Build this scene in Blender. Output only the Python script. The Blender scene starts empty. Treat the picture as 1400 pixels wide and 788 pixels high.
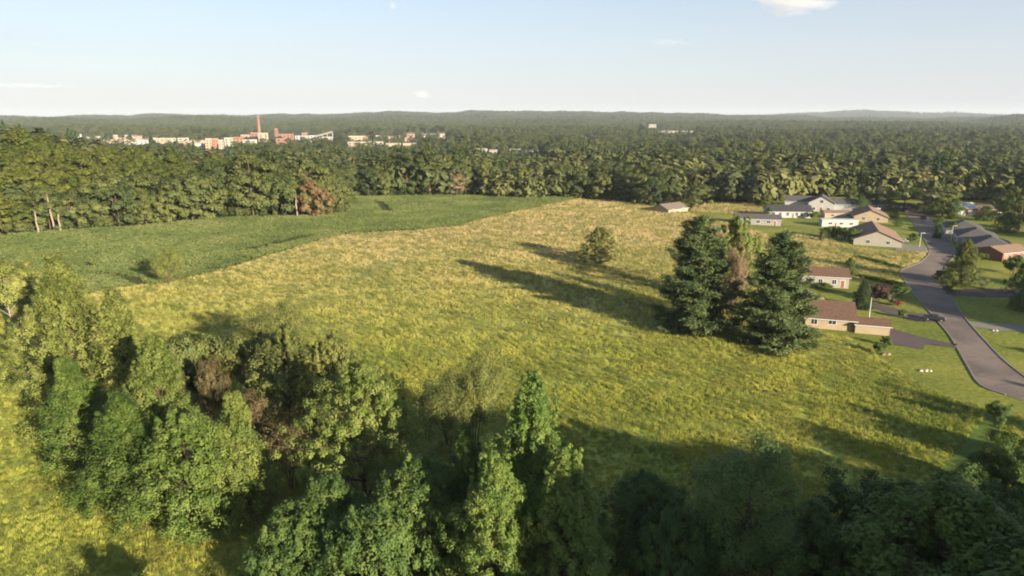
import bpy, bmesh, math, random
import numpy as np
R = math.radians
S = bpy.context.scene
COL = S.collection

# ------------------------------------------------------------------ camera, sky, sun, exposure
CAM_H = 48.0
PITCH = R(14.25)
FPX = 933.33                      # focal length in photo pixels (1400 wide)
cam_d = bpy.data.cameras.new('camera'); cam = bpy.data.objects.new('camera', cam_d); COL.objects.link(cam)
cam.location = (0, 0, CAM_H); cam.rotation_euler = (math.pi/2 - PITCH, 0, 0)
cam_d.sensor_width = 36; cam_d.lens = 24; cam_d.clip_start = 0.5; cam_d.clip_end = 40000
S.camera = cam

HAZE = 5.2e-5
SUN_EL = R(15.0)
SUN_AZ = R(40.0)                  # sun stands behind the camera, 40 degrees to the right of straight back
SDIR = (math.sin(SUN_AZ), -math.cos(SUN_AZ))      # horizontal direction towards the sun
sun_d = bpy.data.lights.new('sun', 'SUN'); sun = bpy.data.objects.new('sun', sun_d); COL.objects.link(sun)
sun_d.energy = 4.8; sun_d.angle = R(0.55); sun_d.color = (1.0, 0.87, 0.66)
sun.rotation_euler = (math.pi/2 - SUN_EL, 0, math.atan2(SDIR[0], -SDIR[1]))
W = bpy.data.worlds.new('World'); S.world = W; W.use_nodes = True
wn = W.node_tree.nodes; wl = W.node_tree.links
sky = wn.new('ShaderNodeTexSky'); sky.sky_type = 'NISHITA'; sky.sun_disc = False
sky.sun_elevation = SUN_EL; sky.sun_rotation = R(180) - SUN_AZ
sky.altitude = 300; sky.air_density = 1.0; sky.dust_density = 0.6; sky.ozone_density = 2.0
# thin high veil of cirrus that pales the blue, thicker towards the horizon
tcw = wn.new('ShaderNodeTexCoord'); sxw = wn.new('ShaderNodeSeparateXYZ'); wl.new(tcw.outputs['Generated'], sxw.inputs[0])
mrw = wn.new('ShaderNodeValToRGB'); cr_ = mrw.color_ramp.elements
cr_[0].position, cr_[0].color = 0.0, (.78, .78, .78, 1); cr_[1].position, cr_[1].color = .42, (.16, .16, .16, 1)
for p_, v_ in ((.07, .72), (.15, .50), (.24, .30)): q_ = cr_.new(p_); q_.color = (v_, v_, v_, 1)
wl.new(sxw.outputs[2], mrw.inputs[0])
mpw = wn.new('ShaderNodeMapping'); mpw.inputs['Scale'].default_value = (2.2, 2.2, 16); wl.new(tcw.outputs['Generated'], mpw.inputs[0])
nzw = wn.new('ShaderNodeTexNoise'); nzw.inputs['Scale'].default_value = 1.6; nzw.inputs['Detail'].default_value = 5; wl.new(mpw.outputs[0], nzw.inputs[0])
maw = wn.new('ShaderNodeMath'); maw.operation = 'MULTIPLY_ADD'; maw.inputs[1].default_value = .16; wl.new(nzw.outputs[0], maw.inputs[0])
sbw = wn.new('ShaderNodeMath'); sbw.operation = 'SUBTRACT'; sbw.inputs[1].default_value = .08; wl.new(mrw.outputs[0], sbw.inputs[0]); wl.new(sbw.outputs[0], maw.inputs[2])
mxw = wn.new('ShaderNodeMix'); mxw.data_type = 'RGBA'; mxw.inputs[7].default_value = (4.4, 4.52, 4.95, 1)
wl.new(maw.outputs[0], mxw.inputs[0]); wl.new(sky.outputs[0], mxw.inputs[6])
wl.new(mxw.outputs[2], wn['Background'].inputs[0]); wn['Background'].inputs[1].default_value = 0.063
S.view_settings.view_transform = 'Standard'; S.view_settings.look = 'None'
S.view_settings.exposure = 1.45; S.view_settings.gamma = 1.0
S.view_settings.use_curve_mapping = False
S.cycles.use_denoising = True
S.cycles.max_bounces = 6; S.cycles.transparent_max_bounces = 6; S.cycles.volume_bounces = 1
S.cycles.filter_width = 1.9

# ------------------------------------------------------------------ terrain
_VT = {}
def vnoise(x, y, s, seed=0):
    """smooth value noise 0..1"""
    T = _VT.get(seed)
    if T is None: T = _VT[seed] = np.random.RandomState(seed).rand(256, 256)
    fx = np.asarray(x)/s; fy = np.asarray(y)/s
    ix = np.floor(fx).astype(int); iy = np.floor(fy).astype(int)
    tx = fx-ix; ty = fy-iy; tx = tx*tx*(3-2*tx); ty = ty*ty*(3-2*ty)
    g = lambda a, b: T[a % 256, b % 256]
    return (g(ix, iy)*(1-tx)+g(ix+1, iy)*tx)*(1-ty) + (g(ix, iy+1)*(1-tx)+g(ix+1, iy+1)*tx)*ty


def sm(a, b, x):
    t = np.clip((x - a) / (b - a), 0, 1); return t*t*(3 - 2*t)
HILL_U = [-400, 0, 60, 105, 150, 250, 330, 355, 400, 500, 650, 780, 900, 960, 1000, 1085, 1110, 1400, 1800]
HILL_V = [160, 160.5, 160, 163, 159.5, 157.5, 158.5, 161, 156.5, 155.5, 153.5, 153.5, 155, 158, 159.5, 160, 161, 161, 161]
def terrain(x, y):
    x = np.asarray(x, float); y = np.asarray(y, float)
    r = np.hypot(x, y)
    z = 3.0*np.exp(-((x-10)/90)**2 - ((y-265)/80)**2)
    z = z + 16*np.exp(-((x+270)/120)**2 - ((y-385)/95)**2)
    z = z + 7*np.exp(-((x-75)/60)**2 - ((y+5)/42)**2)
    z = z - 10*sm(430, 950, r)
    z = z + 3*np.sin(x/230 + 1.3)*np.sin(y/310)*sm(600, 1500, r)
    # far hills by bearing
    yy = np.maximum(y, 1e-3)
    u = np.where(y > 100, 700 + FPX*0.969*x/yy, -400)
    v = np.interp(u, HILL_U, HILL_V) + 3.2*(vnoise(u, u*0, 41, 77) - .5) + 1.6*(vnoise(u, u*0, 15, 78) - .5)
    top = CAM_H + (157 - v)/FPX*6300 - 13
    top = np.where(y > 100, top, 0)
    z = z + (top + 10)*sm(3800, 6300, y)
    for (hu, hy, hw, hd, hh) in ((120, 3300, 90, 420, 24), (300, 3900, 110, 380, 34), (470, 3100, 90, 350, 17), (560, 4500, 120, 420, 30), (740, 3500, 120, 380, 20), (860, 4400, 100, 400, 30), (1010, 3300, 90, 320, 13), (1180, 3000, 110, 330, 13), (30, 4600, 90, 420, 30)):
        z = z + hh*np.exp(-((u-hu)/hw)**2 - ((y-hy)/hd)**2)
    # bluish far ridge on the right, and a nearer knoll at the right edge
    z = z + 62*np.exp(-((u-1130)/60)**2)*sm(7600, 9200, y)
    z = z + 62*np.exp(-((u-1250)/110)**2)*sm(7600, 9200, y)
    z = z + 40*np.exp(-((u-1350)/38)**2 - ((y-4200)/700)**2)
    z = z + 26*np.exp(-((u-1460)/60)**2 - ((y-4000)/800)**2)
    return z
def tz(x, y): return float(terrain(x, y))
CP, SP = math.cos(PITCH), math.sin(PITCH)
def at(u, v):
    """ground point seen at photo pixel (u, v)"""
    dx = (u-700)/FPX; q = (394-v)/FPX
    d = (dx, CP + q*SP, -SP + q*CP)
    t = 5.0
    for k in range(4000):
        p = (d[0]*t, d[1]*t, CAM_H + d[2]*t)
        h = p[2] - tz(p[0], p[1])
        if h < 0.01 or t > 11000: break
        t += max(0.02, h*0.8 if d[2] > -0.06 else h*0.9)
    return (p[0], p[1], tz(p[0], p[1]))
def proj(x, y, z):
    x = np.asarray(x, float); dep = y*CP - (z-CAM_H)*SP
    up = y*SP + (z-CAM_H)*CP
    dep = np.where(dep < .1, .1, dep)
    return 700 + FPX*x/dep, 394 - FPX*up/dep, dep

def inpoly(x, y, poly):
    x = np.asarray(x, float); y = np.asarray(y, float)
    c = np.zeros(x.shape, bool); n = len(poly)
    for i in range(n):
        x1, y1 = poly[i][:2]; x2, y2 = poly[(i+1) % n][:2]
        if y1 == y2: continue
        c ^= ((y1 > y) != (y2 > y)) & (x < (x2-x1)*(y-y1)/(y2-y1) + x1)
    return c
def seg_dist(x, y, pts):
    d = np.full(np.shape(x), 1e9)
    for (a, b) in zip(pts[:-1], pts[1:]):
        ax, ay = a[:2]; bx, by = b[:2]
        l2 = (bx-ax)**2 + (by-ay)**2 + 1e-9
        t = np.clip(((x-ax)*(bx-ax) + (y-ay)*(by-ay))/l2, 0, 1)
        d = np.minimum(d, np.hypot(x-ax-t*(bx-ax), y-ay-t*(by-ay)))
    return d
# ------------------------------------------------------------------ helpers
def tag(o, label=None, cat=None, group=None, kind=None):
    if label: o['label'] = label
    if cat: o['category'] = cat
    if group: o['group'] = group
    if kind: o['kind'] = kind
    return o
def link(name, me, parent=None):
    o = bpy.data.objects.new(name, me); COL.objects.link(o)
    if parent: o.parent = parent
    return o
def empty(name, loc, rz=0, sc=(1, 1, 1)):
    o = bpy.data.objects.new(name, None); COL.objects.link(o)
    o.location = loc; o.rotation_euler = (0, 0, rz); o.scale = sc
    o.empty_display_size = .5
    return o
def copy_tree(o, parent=None):
    c = o.copy(); COL.objects.link(c); c.parent = parent
    for ch in list(o.children): copy_tree(ch, c)
    return c
def mesh_np(name, V, Q, mats, midx=None, smooth=False):
    """V (n,3), Q (m,4) quads"""
    me = bpy.data.meshes.new(name)
    V = np.asarray(V, np.float32); Q = np.asarray(Q, np.int32); k = Q.shape[1]
    me.vertices.add(len(V)); me.vertices.foreach_set('co', V.ravel())
    me.loops.add(Q.size); me.loops.foreach_set('vertex_index', Q.ravel())
    me.polygons.add(len(Q)); me.polygons.foreach_set('loop_start', np.arange(0, Q.size, k, dtype=np.int32))
    for m in mats: me.materials.append(m)
    if midx is not None: me.polygons.foreach_set('material_index', np.asarray(midx, np.int32))
    if smooth: me.polygons.foreach_set('use_smooth', np.ones(len(Q), bool))
    me.update(calc_edges=True); me.validate()
    return me
class MB:
    """collects boxes, tubes and polygons into one mesh"""
    def __init__(s): s.v = []; s.f = []; s.m = []
    def add(s, verts, faces, m=0):
        b = len(s.v); s.v += [tuple(p) for p in verts]
        s.f += [tuple(i+b for i in f) for f in faces]; s.m += [m]*len(faces); return s
    def box(s, x0, y0, z0, x1, y1, z1, m=0):
        return s.add([(x0,y0,z0),(x1,y0,z0),(x1,y1,z0),(x0,y1,z0),(x0,y0,z1),(x1,y0,z1),(x1,y1,z1),(x0,y1,z1)],
                     [(0,3,2,1),(4,5,6,7),(0,1,5,4),(1,2,6,5),(2,3,7,6),(3,0,4,7)], m)
    def tube(s, pts, rad, n=7, m=0, cap=True):
        pts = [np.array(p, float) for p in pts]; rings = []
        for i, p in enumerate(pts):
            t = pts[min(i+1, len(pts)-1)] - pts[max(i-1, 0)]; t /= (np.linalg.norm(t)+1e-9)
            a = np.cross(t, (0.3, 0.9, 0.1)); a /= (np.linalg.norm(a)+1e-9); b = np.cross(t, a)
            r = rad[i] if hasattr(rad, '__len__') else rad
            rings.append([p + r*(a*math.cos(2*math.pi*k/n) + b*math.sin(2*math.pi*k/n)) for k in range(n)])
        v = [q for rg in rings for q in rg]; f = []
        for i in range(len(pts)-1):
            for k in range(n):
                f.append((i*n+k, i*n+(k+1) % n, (i+1)*n+(k+1) % n, (i+1)*n+k))
        if cap: f.append(tuple(range(n))[::-1]); f.append(tuple((len(pts)-1)*n+k for k in range(n)))
        return s.add(v, f, m)
    def prism(s, prof, y0, y1, m=0, axis='y'):
        """profile of (x, z) points extruded along y"""
        n = len(prof)
        v = [(p[0], y0, p[1]) for p in prof] + [(p[0], y1, p[1]) for p in prof]
        f = [tuple(range(n)), tuple(range(2*n-1, n-1, -1))]
        f += [(i, i+n, (i+1) % n + n, (i+1) % n) for i in range(n)]
        return s.add(v, f, m)
    def mesh(s, name, mats, smooth=False):
        me = bpy.data.meshes.new(name); me.from_pydata(s.v, [], s.f)
        for m in (mats if isinstance(mats, (list, tuple)) else [mats]): me.materials.append(m)
        me.polygons.foreach_set('material_index', s.m)
        bm = bmesh.new(); bm.from_mesh(me); bmesh.ops.recalc_face_normals(bm, faces=bm.faces); bm.to_mesh(me); bm.free()
        if smooth: me.polygons.foreach_set('use_smooth', [True]*len(me.polygons))
        me.update(); return me
    def build(s, name, mats, parent=None, smooth=False): return link(name, s.mesh(name, mats, smooth), parent)

# ------------------------------------------------------------------ materials
def nmat(name):
    m = bpy.data.materials.new(name); m.use_nodes = True
    nt = m.node_tree; return m, nt.nodes, nt.links, nt.nodes['Principled BSDF']
def ramp(n, stops):
    r = n.new('ShaderNodeValToRGB'); e = r.color_ramp.elements
    e[0].position, e[0].color = stops[0][0], (*stops[0][1], 1)
    e[1].position, e[1].color = stops[-1][0], (*stops[-1][1], 1)
    for p, c in stops[1:-1]:
        k = e.new(p); k.color = (*c, 1)
    return r
def flat(name, col, rough=.7, var=.12, scale=1.5, spec=.3, metal=0, bump=0):
    """plain paint/material with fine procedural wear"""
    m, n, l, b = nmat(name)
    tc = n.new('ShaderNodeTexCoord'); nz = n.new('ShaderNodeTexNoise'); nz.inputs['Scale'].default_value = scale
    nz.inputs['Detail'].default_value = 6
    l.new(tc.outputs['Object'], nz.inputs['Vector'])
    c0 = [max(0, c*(1-var)) for c in col]; c1 = [min(1, c*(1+var)) for c in col]
    r = ramp(n, [(.3, c0), (.7, c1)]); l.new(nz.outputs[0], r.inputs[0]); l.new(r.outputs[0], b.inputs['Base Color'])
    b.inputs['Roughness'].default_value = rough; b.inputs['Specular IOR Level'].default_value = spec
    b.inputs['Metallic'].default_value = metal
    if bump:
        bp = n.new('ShaderNodeBump'); bp.inputs['Strength'].default_value = bump; bp.inputs['Distance'].default_value = .05
        l.new(nz.outputs[0], bp.inputs['Height']); l.new(bp.outputs[0], b.inputs['Normal'])
    return m
def leaf(name, stops, trans=.25, nscale=.9, rnd=.55, rough=.6, patch=0):
    """foliage: per-tree random + clump noise pick a green from the ramp, some light passes through"""
    m, n, l, b = nmat(name)
    oi = n.new('ShaderNodeObjectInfo'); geo = n.new('ShaderNodeNewGeometry')
    nz = n.new('ShaderNodeTexNoise'); nz.inputs['Scale'].default_value = nscale; nz.inputs['Detail'].default_value = 3
    l.new(geo.outputs['Position'], nz.inputs['Vector'])
    mx = n.new('ShaderNodeMix'); mx.data_type = 'FLOAT'; mx.inputs[0].default_value = rnd
    st = n.new('ShaderNodeMapRange'); st.inputs[1].default_value = .3; st.inputs[2].default_value = .7
    l.new(nz.outputs[0], st.inputs[0])
    l.new(st.outputs[0], mx.inputs[2]); l.new(oi.outputs['Random'], mx.inputs[3])
    r = ramp(n, stops); l.new(mx.outputs[0], r.inputs[0])
    col = r.outputs[0]
    b.inputs['Roughness'].default_value = rough; b.inputs['Specular IOR Level'].default_value = .2
    l.new(col, b.inputs['Base Color'])
    tr = n.new('ShaderNodeBsdfTranslucent'); l.new(col, tr.inputs[0])
    ms = n.new('ShaderNodeMixShader'); ms.inputs[0].default_value = trans
    l.new(b.outputs[0], ms.inputs[1]); l.new(tr.outputs[0], ms.inputs[2])
    l.new(ms.outputs[0], n['Material Output'].inputs[0])
    return m
def grass_mat(name, near, far, y0, y1, dry, trans=.2, s1=.035, s2=.25):
    """meadow plants: green to straw, patchy, drier towards the crest of the knoll"""
    m, n, l, b = nmat(name)
    geo = n.new('ShaderNodeNewGeometry'); oi = n.new('ShaderNodeObjectInfo')
    def noise(s, d=4):
        z = n.new('ShaderNodeTexNoise'); z.inputs['Scale'].default_value = s; z.inputs['Detail'].default_value = d
        l.new(geo.outputs['Position'], z.inputs['Vector']); return z
    sx = n.new('ShaderNodeSeparateXYZ'); l.new(geo.outputs['Position'], sx.inputs[0])
    mr = n.new('ShaderNodeMapRange'); mr.inputs[1].default_value = y0; mr.inputs[2].default_value = y1
    l.new(sx.outputs[1], mr.inputs[0])
    a = ramp(n, near); bb = ramp(n, far)
    n1 = noise(s1, 5); n2 = noise(s2, 3)
    ad = n.new('ShaderNodeMath'); ad.operation = 'MULTIPLY_ADD'; ad.inputs[1].default_value = .34
    l.new(n2.outputs[0], ad.inputs[0])
    m2 = n.new('ShaderNodeMath'); m2.operation = 'MULTIPLY'; m2.inputs[1].default_value = .86
    l.new(n1.outputs[0], m2.inputs[0]); l.new(m2.outputs[0], ad.inputs[2])
    ad2 = n.new('ShaderNodeMath'); ad2.operation = 'MULTIPLY_ADD'; ad2.inputs[1].default_value = .12
    l.new(oi.outputs['Random'], ad2.inputs[0]); l.new(ad.outputs[0], ad2.inputs[2])
    sb = n.new('ShaderNodeMath'); sb.operation = 'SUBTRACT'; sb.inputs[1].default_value = .13
    l.new(ad2.outputs[0], sb.inputs[0])
    l.new(sb.outputs[0], a.inputs[0]); l.new(sb.outputs[0], bb.inputs[0])
    mx = n.new('ShaderNodeMix'); mx.data_type = 'RGBA'
    l.new(mr.outputs[0], mx.inputs[0]); l.new(a.outputs[0], mx.inputs[6]); l.new(bb.outputs[0], mx.inputs[7])
    l.new(mx.outputs[2], b.inputs['Base Color']); b.inputs['Roughness'].default_value = .75
    b.inputs['Specular IOR Level'].default_value = .15
    if trans:
        tr = n.new('ShaderNodeBsdfTranslucent'); l.new(mx.outputs[2], tr.inputs[0])
        ms = n.new('ShaderNodeMixShader'); ms.inputs[0].default_value = trans
        l.new(b.outputs[0], ms.inputs[1]); l.new(tr.outputs[0], ms.inputs[2])
        l.new(ms.outputs[0], n['Material Output'].inputs[0])
    return m
def ground_mat(name, stops, s=.06, s2=.8, bump=.6, dist=.3, rough=.9):
    m, n, l, b = nmat(name)
    geo = n.new('ShaderNodeNewGeometry')
    n1 = n.new('ShaderNodeTexNoise'); n1.inputs['Scale'].default_value = s; n1.inputs['Detail'].default_value = 8
    n2 = n.new('ShaderNodeTexNoise'); n2.inputs['Scale'].default_value = s2; n2.inputs['Detail'].default_value = 5
    l.new(geo.outputs['Position'], n1.inputs[0]); l.new(geo.outputs['Position'], n2.inputs[0])
    mx = n.new('ShaderNodeMix'); mx.data_type = 'FLOAT'; mx.inputs[0].default_value = .45
    l.new(n1.outputs[0], mx.inputs[2]); l.new(n2.outputs[0], mx.inputs[3])
    r = ramp(n, stops); l.new(mx.outputs[0], r.inputs[0]); l.new(r.outputs[0], b.inputs['Base Color'])
    b.inputs['Roughness'].default_value = rough; b.inputs['Specular IOR Level'].default_value = .15
    bp = n.new('ShaderNodeBump'); bp.inputs['Strength'].default_value = bump; bp.inputs['Distance'].default_value = dist
    l.new(n2.outputs[0], bp.inputs['Height']); l.new(bp.outputs[0], b.inputs['Normal'])
    return m

M = {}
NEAR_G = [(0.22, (0.1588, 0.2145, 0.0395)), (0.38, (0.2609, 0.2963, 0.0553)), (0.54, (0.3686, 0.3722, 0.0734)), (0.7, (0.4426, 0.4204, 0.0921)), (0.84, (0.4698, 0.4004, 0.1067))]
FAR_G = [(0.22, (0.3339, 0.2903, 0.1213)), (0.42, (0.4488, 0.3602, 0.1605)), (0.6, (0.5373, 0.4177, 0.21)), (0.8, (0.5727, 0.4055, 0.2453))]
M['tuft'] = grass_mat('meadow_grass', NEAR_G, FAR_G, 135, 265, None)
M['meadow'] = grass_mat('meadow_sod', [(p, (k[0]*.75, k[1]*.86, k[2]*.8)) for p, k in NEAR_G], [(p, tuple(c*.85 for c in k)) for p, k in FAR_G], 110, 300, None, trans=0)
M['lawn'] = ground_mat('lawn_turf', [(0.3, (0.0836, 0.1103, 0.0176)), (0.45, (0.1421, 0.1676, 0.0264)), (0.56, (0.2174, 0.2205, 0.0396)), (0.68, (0.301, 0.2558, 0.066))], .045, 1.1, .8, .12)
M['forest_floor'] = ground_mat('forest_floor', [(.3, (.018, .026, .010)), (.5, (.04, .05, .017)), (.7, (.07, .075, .025))], .012, .09, 1, 4)
M['soil'] = ground_mat('field_soil', [(.3, (.05, .06, .018)), (.7, (.09, .09, .03))], .1, 1, .5, .1)
M['crop'] = leaf('crop_leaf', [(0.2, (0.1243, 0.1651, 0.0509)), (0.5, (0.1673, 0.2075, 0.0631)), (0.8, (0.2199, 0.2452, 0.0835))], .3, .05, .3)
M['asphalt'] = ground_mat('asphalt', [(0.3, (0.1564, 0.1276, 0.1102)), (0.7, (0.2208, 0.1768, 0.151))], .15, 3, .2, .02)
def wear(m):
    nt = m.node_tree; n = nt.nodes; l = nt.links; b = n['Principled BSDF']; src = b.inputs['Base Color'].links[0].from_socket
    geo = n.new('ShaderNodeNewGeometry'); v = n.new('ShaderNodeTexVoronoi'); v.feature = 'DISTANCE_TO_EDGE'; v.inputs['Scale'].default_value = .16
    nz = n.new('ShaderNodeTexNoise'); nz.inputs['Scale'].default_value = .5; nz.inputs['Detail'].default_value = 4
    l.new(geo.outputs['Position'], nz.inputs[0]); ad = n.new('ShaderNodeVectorMath'); ad.operation = 'MULTIPLY_ADD'; ad.inputs[1].default_value = (3, 3, 0)
    l.new(nz.outputs['Color'], ad.inputs[0]); l.new(geo.outputs['Position'], ad.inputs[2]); l.new(ad.outputs[0], v.inputs['Vector'])
    r = ramp(n, [(.0, (.74, .72, .71)), (.018, (1, 1, 1))]); l.new(v.outputs['Distance'], r.inputs[0])
    n3 = n.new('ShaderNodeTexNoise'); n3.inputs['Scale'].default_value = .07; n3.inputs['Detail'].default_value = 2; l.new(geo.outputs['Position'], n3.inputs[0])
    r3 = ramp(n, [(.40, (.78, .78, .80)), (.60, (1.1, 1.08, 1.05))]); l.new(n3.outputs[0], r3.inputs[0])
    m1 = n.new('ShaderNodeMix'); m1.data_type = 'RGBA'; m1.blend_type = 'MULTIPLY'; m1.inputs[0].default_value = 1; l.new(src, m1.inputs[6]); l.new(r.outputs[0], m1.inputs[7])
    m2_ = n.new('ShaderNodeMix'); m2_.data_type = 'RGBA'; m2_.blend_type = 'MULTIPLY'; m2_.inputs[0].default_value = 1; l.new(m1.outputs[2], m2_.inputs[6]); l.new(r3.outputs[0], m2_.inputs[7])
    l.new(m2_.outputs[2], b.inputs['Base Color'])
wear(M['asphalt'])
M['asphalt2'] = ground_mat('driveway_asphalt', [(0.3, (0.0887, 0.0698, 0.067)), (0.7, (0.129, 0.1008, 0.0953))], .2, 3, .2, .02)
M['concrete'] = ground_mat('concrete', [(0.3, (0.176, 0.16, 0.136)), (0.7, (0.248, 0.224, 0.192))], .3, 3, .2, .02)
M['bark'] = flat('bark', (.11, .085, .06), .9, .4, 3, .1, bump=.8)
M['palebark'] = flat('pale_bark', (.27, .22, .165), .8, .25, 3, .1, bump=.4)
M['deadwood'] = flat('dead_twigs', (.22, .145, .10), .9, .3, 2, .1)
# foliage greens
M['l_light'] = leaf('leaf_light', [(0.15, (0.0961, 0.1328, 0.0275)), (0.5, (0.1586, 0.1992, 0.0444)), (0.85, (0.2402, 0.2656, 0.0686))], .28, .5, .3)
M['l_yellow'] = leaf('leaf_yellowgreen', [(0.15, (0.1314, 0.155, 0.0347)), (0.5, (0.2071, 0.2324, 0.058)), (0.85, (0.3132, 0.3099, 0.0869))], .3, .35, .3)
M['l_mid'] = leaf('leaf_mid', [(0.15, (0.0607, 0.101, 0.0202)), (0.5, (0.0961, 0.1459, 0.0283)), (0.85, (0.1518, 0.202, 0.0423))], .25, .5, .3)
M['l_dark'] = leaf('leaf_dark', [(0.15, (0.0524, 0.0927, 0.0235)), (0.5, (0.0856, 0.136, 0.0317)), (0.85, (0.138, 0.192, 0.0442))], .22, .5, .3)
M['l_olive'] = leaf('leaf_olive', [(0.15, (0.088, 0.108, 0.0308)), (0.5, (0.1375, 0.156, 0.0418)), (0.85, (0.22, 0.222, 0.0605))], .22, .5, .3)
M['l_grey'] = leaf('leaf_greygreen', [(.15, (.075, .085, .045)), (.5, (.115, .12, .06)), (.85, (.18, .165, .085))], .25, .4, .3)
M['l_willow'] = leaf('leaf_willow', [(0.15, (0.0757, 0.1317, 0.0388)), (0.5, (0.1169, 0.1843, 0.0524)), (0.85, (0.1857, 0.2457, 0.0741))], .25, .4, .3)
M['l_fresh'] = leaf('leaf_fresh', [(0.15, (0.0825, 0.1403, 0.0291)), (0.5, (0.132, 0.1952, 0.0403)), (0.85, (0.198, 0.244, 0.056))], .27, .5, .3)
M['l_brown'] = leaf('leaf_brown', [(.2, (.075, .066, .026)), (.5, (.12, .092, .038)), (.8, (.15, .125, .05))], .2, .6, .3)
M['l_rust'] = leaf('leaf_rust', [(0.2, (0.14, 0.09, 0.04)), (0.5, (0.21, 0.13, 0.06)), (0.8, (0.22, 0.17, 0.07))], .2, .6, .3)
M['l_pink'] = leaf('leaf_dead_tan', [(0.2, (0.18, 0.13, 0.075)), (0.5, (0.25, 0.175, 0.105)), (0.8, (0.27, 0.21, 0.12))], .2, .6, .3)
M['l_red'] = leaf('red_blossom', [(.2, (.10, .06, .03)), (.5, (.26, .06, .045)), (.8, (.34, .10, .07))], .2, 1.5, .3)
M['l_plum'] = leaf('leaf_plum', [(.2, (.07, .035, .03)), (.5, (.11, .055, .045)), (.8, (.15, .085, .06))], .2, .6, .3)
M['needle'] = leaf('pine_needles', [(0.15, (0.0478, 0.074, 0.0269)), (0.5, (0.0869, 0.1201, 0.0393)), (0.85, (0.1433, 0.17, 0.0561))], .12, .45, .15)
M['needle2'] = leaf('spruce_needles', [(.15, (.022, .042, .018)), (.5, (.042, .065, .026)), (.85, (.065, .09, .033))], .12, .45, .2)
M['l_wood'] = leaf('leaf_wood', [(0.0, (0.0326, 0.0546, 0.0207)), (0.2, (0.0601, 0.0836, 0.028)), (0.5, (0.1073, 0.1276, 0.0383)), (0.8, (0.1416, 0.1584, 0.0466)), (0.96, (0.163, 0.1672, 0.058)), (1.0, (0.1802, 0.1452, 0.0776))], .22, .018, .66)
M['l_hill'] = leaf('leaf_hill', [(0.0, (0.0641, 0.0902, 0.018)), (0.5, (0.1132, 0.1353, 0.0262)), (1.0, (0.166, 0.1722, 0.0369))], .25, .2, .6)
M['l_far'] = leaf('leaf_far', [(0.0, (0.042, 0.0616, 0.0253)), (0.3, (0.0793, 0.0968, 0.0348)), (0.6, (0.1213, 0.132, 0.0454)), (0.85, (0.1679, 0.1628, 0.0581)), (1.0, (0.2052, 0.1672, 0.0845))], .2, .012, .6)

# ------------------------------------------------------------------ outlines of the fields (photo pixels -> ground)
def P(l): return [at(*p) for p in l]
CROP_NEAR = P([(-120, 442), (0, 424), (80, 410), (160, 395), (225, 389), (290, 373), (360, 352), (440, 328), (480, 319), (560, 316), (620, 311), (700, 291), (785, 272)])
CROP_FAR = P([(640, 268), (560, 269), (480, 270), (458, 273), (478, 283), (474, 291), (430, 296), (310, 299), (180, 312), (0, 322), (-140, 331)])
CROP = [p[:2] for p in CROP_NEAR + CROP_FAR]
MEADOW_R = P([(785, 272), (850, 275), (905, 284), (960, 296), (1040, 318), (1085, 345), (1100, 395), (1112, 452), (1165, 463), (1195, 485), (1250, 520), (1310, 549), (1420, 575)])
MEADOW = [p[:2] for p in MEADOW_R] + [(150, 95), (190, 40), (190, -40), (-150, -40), (-170, 90)] + [p[:2] for p in CROP_NEAR[:-1]]
DRY = [p[:2] for p in P([(1070, 318), (1110, 322), (1170, 338), (1215, 343), (1268, 345), (1258, 358), (1228, 368), (1234, 386), (1165, 380), (1110, 362), (1085, 345)])]
LAWN = [p[:2] for p in P([(890, 281), (905, 277), (1000, 276), (1050, 276), (1090, 268), (1250, 272), (1400, 276), (1500, 290)])] + [(330, 170), (230, 70), (150, 60), (130, 95)] + [p[:2] for p in P([(1420, 577), (1310, 552), (1250, 524), (1195, 490), (1150, 470), (1090, 460), (1080, 395), (1060, 345), (1000, 318), (950, 300)])]
DRY2 = [p[:2] for p in P([(950, 279), (1000, 278.5), (1046, 281), (1050, 290), (1000, 293), (945, 289)])]
FAR_FIELD = [p[:2] for p in P([(948, 250), (1002, 250), (1000, 247.5), (950, 247.5)])]

def draped(name, poly, mat, dz, step=6.0, kind='structure'):
    bm = bmesh.new()
    vs = [bm.verts.new((p[0], p[1], 0)) for p in poly]
    bm.faces.new(vs); bmesh.ops.triangulate(bm, faces=bm.faces)
    xs = [p[0] for p in poly]; ys = [p[1] for p in poly]
    for ax, lo, hi in ((0, min(xs), max(xs)), (1, min(ys), max(ys))):
        k = math.floor(lo/step)*step + step
        while k < hi:
            co = (k, 0, 0) if ax == 0 else (0, k, 0); no = (1, 0, 0) if ax == 0 else (0, 1, 0)
            bmesh.ops.bisect_plane(bm, geom=bm.verts[:]+bm.edges[:]+bm.faces[:], plane_co=co, plane_no=no, dist=1e-4)
            k += step
    for v in bm.verts: v.co.z = tz(v.co.x, v.co.y) + dz
    bmesh.ops.recalc_face_normals(bm, faces=bm.faces)
    if sum(f.normal.z for f in bm.faces) < 0: bmesh.ops.reverse_faces(bm, faces=bm.faces)
    me = bpy.data.meshes.new(name); bm.to_mesh(me); bm.free(); me.materials.append(mat)
    o = link(name, me)
    if kind: o['kind'] = kind
    return o

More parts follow.
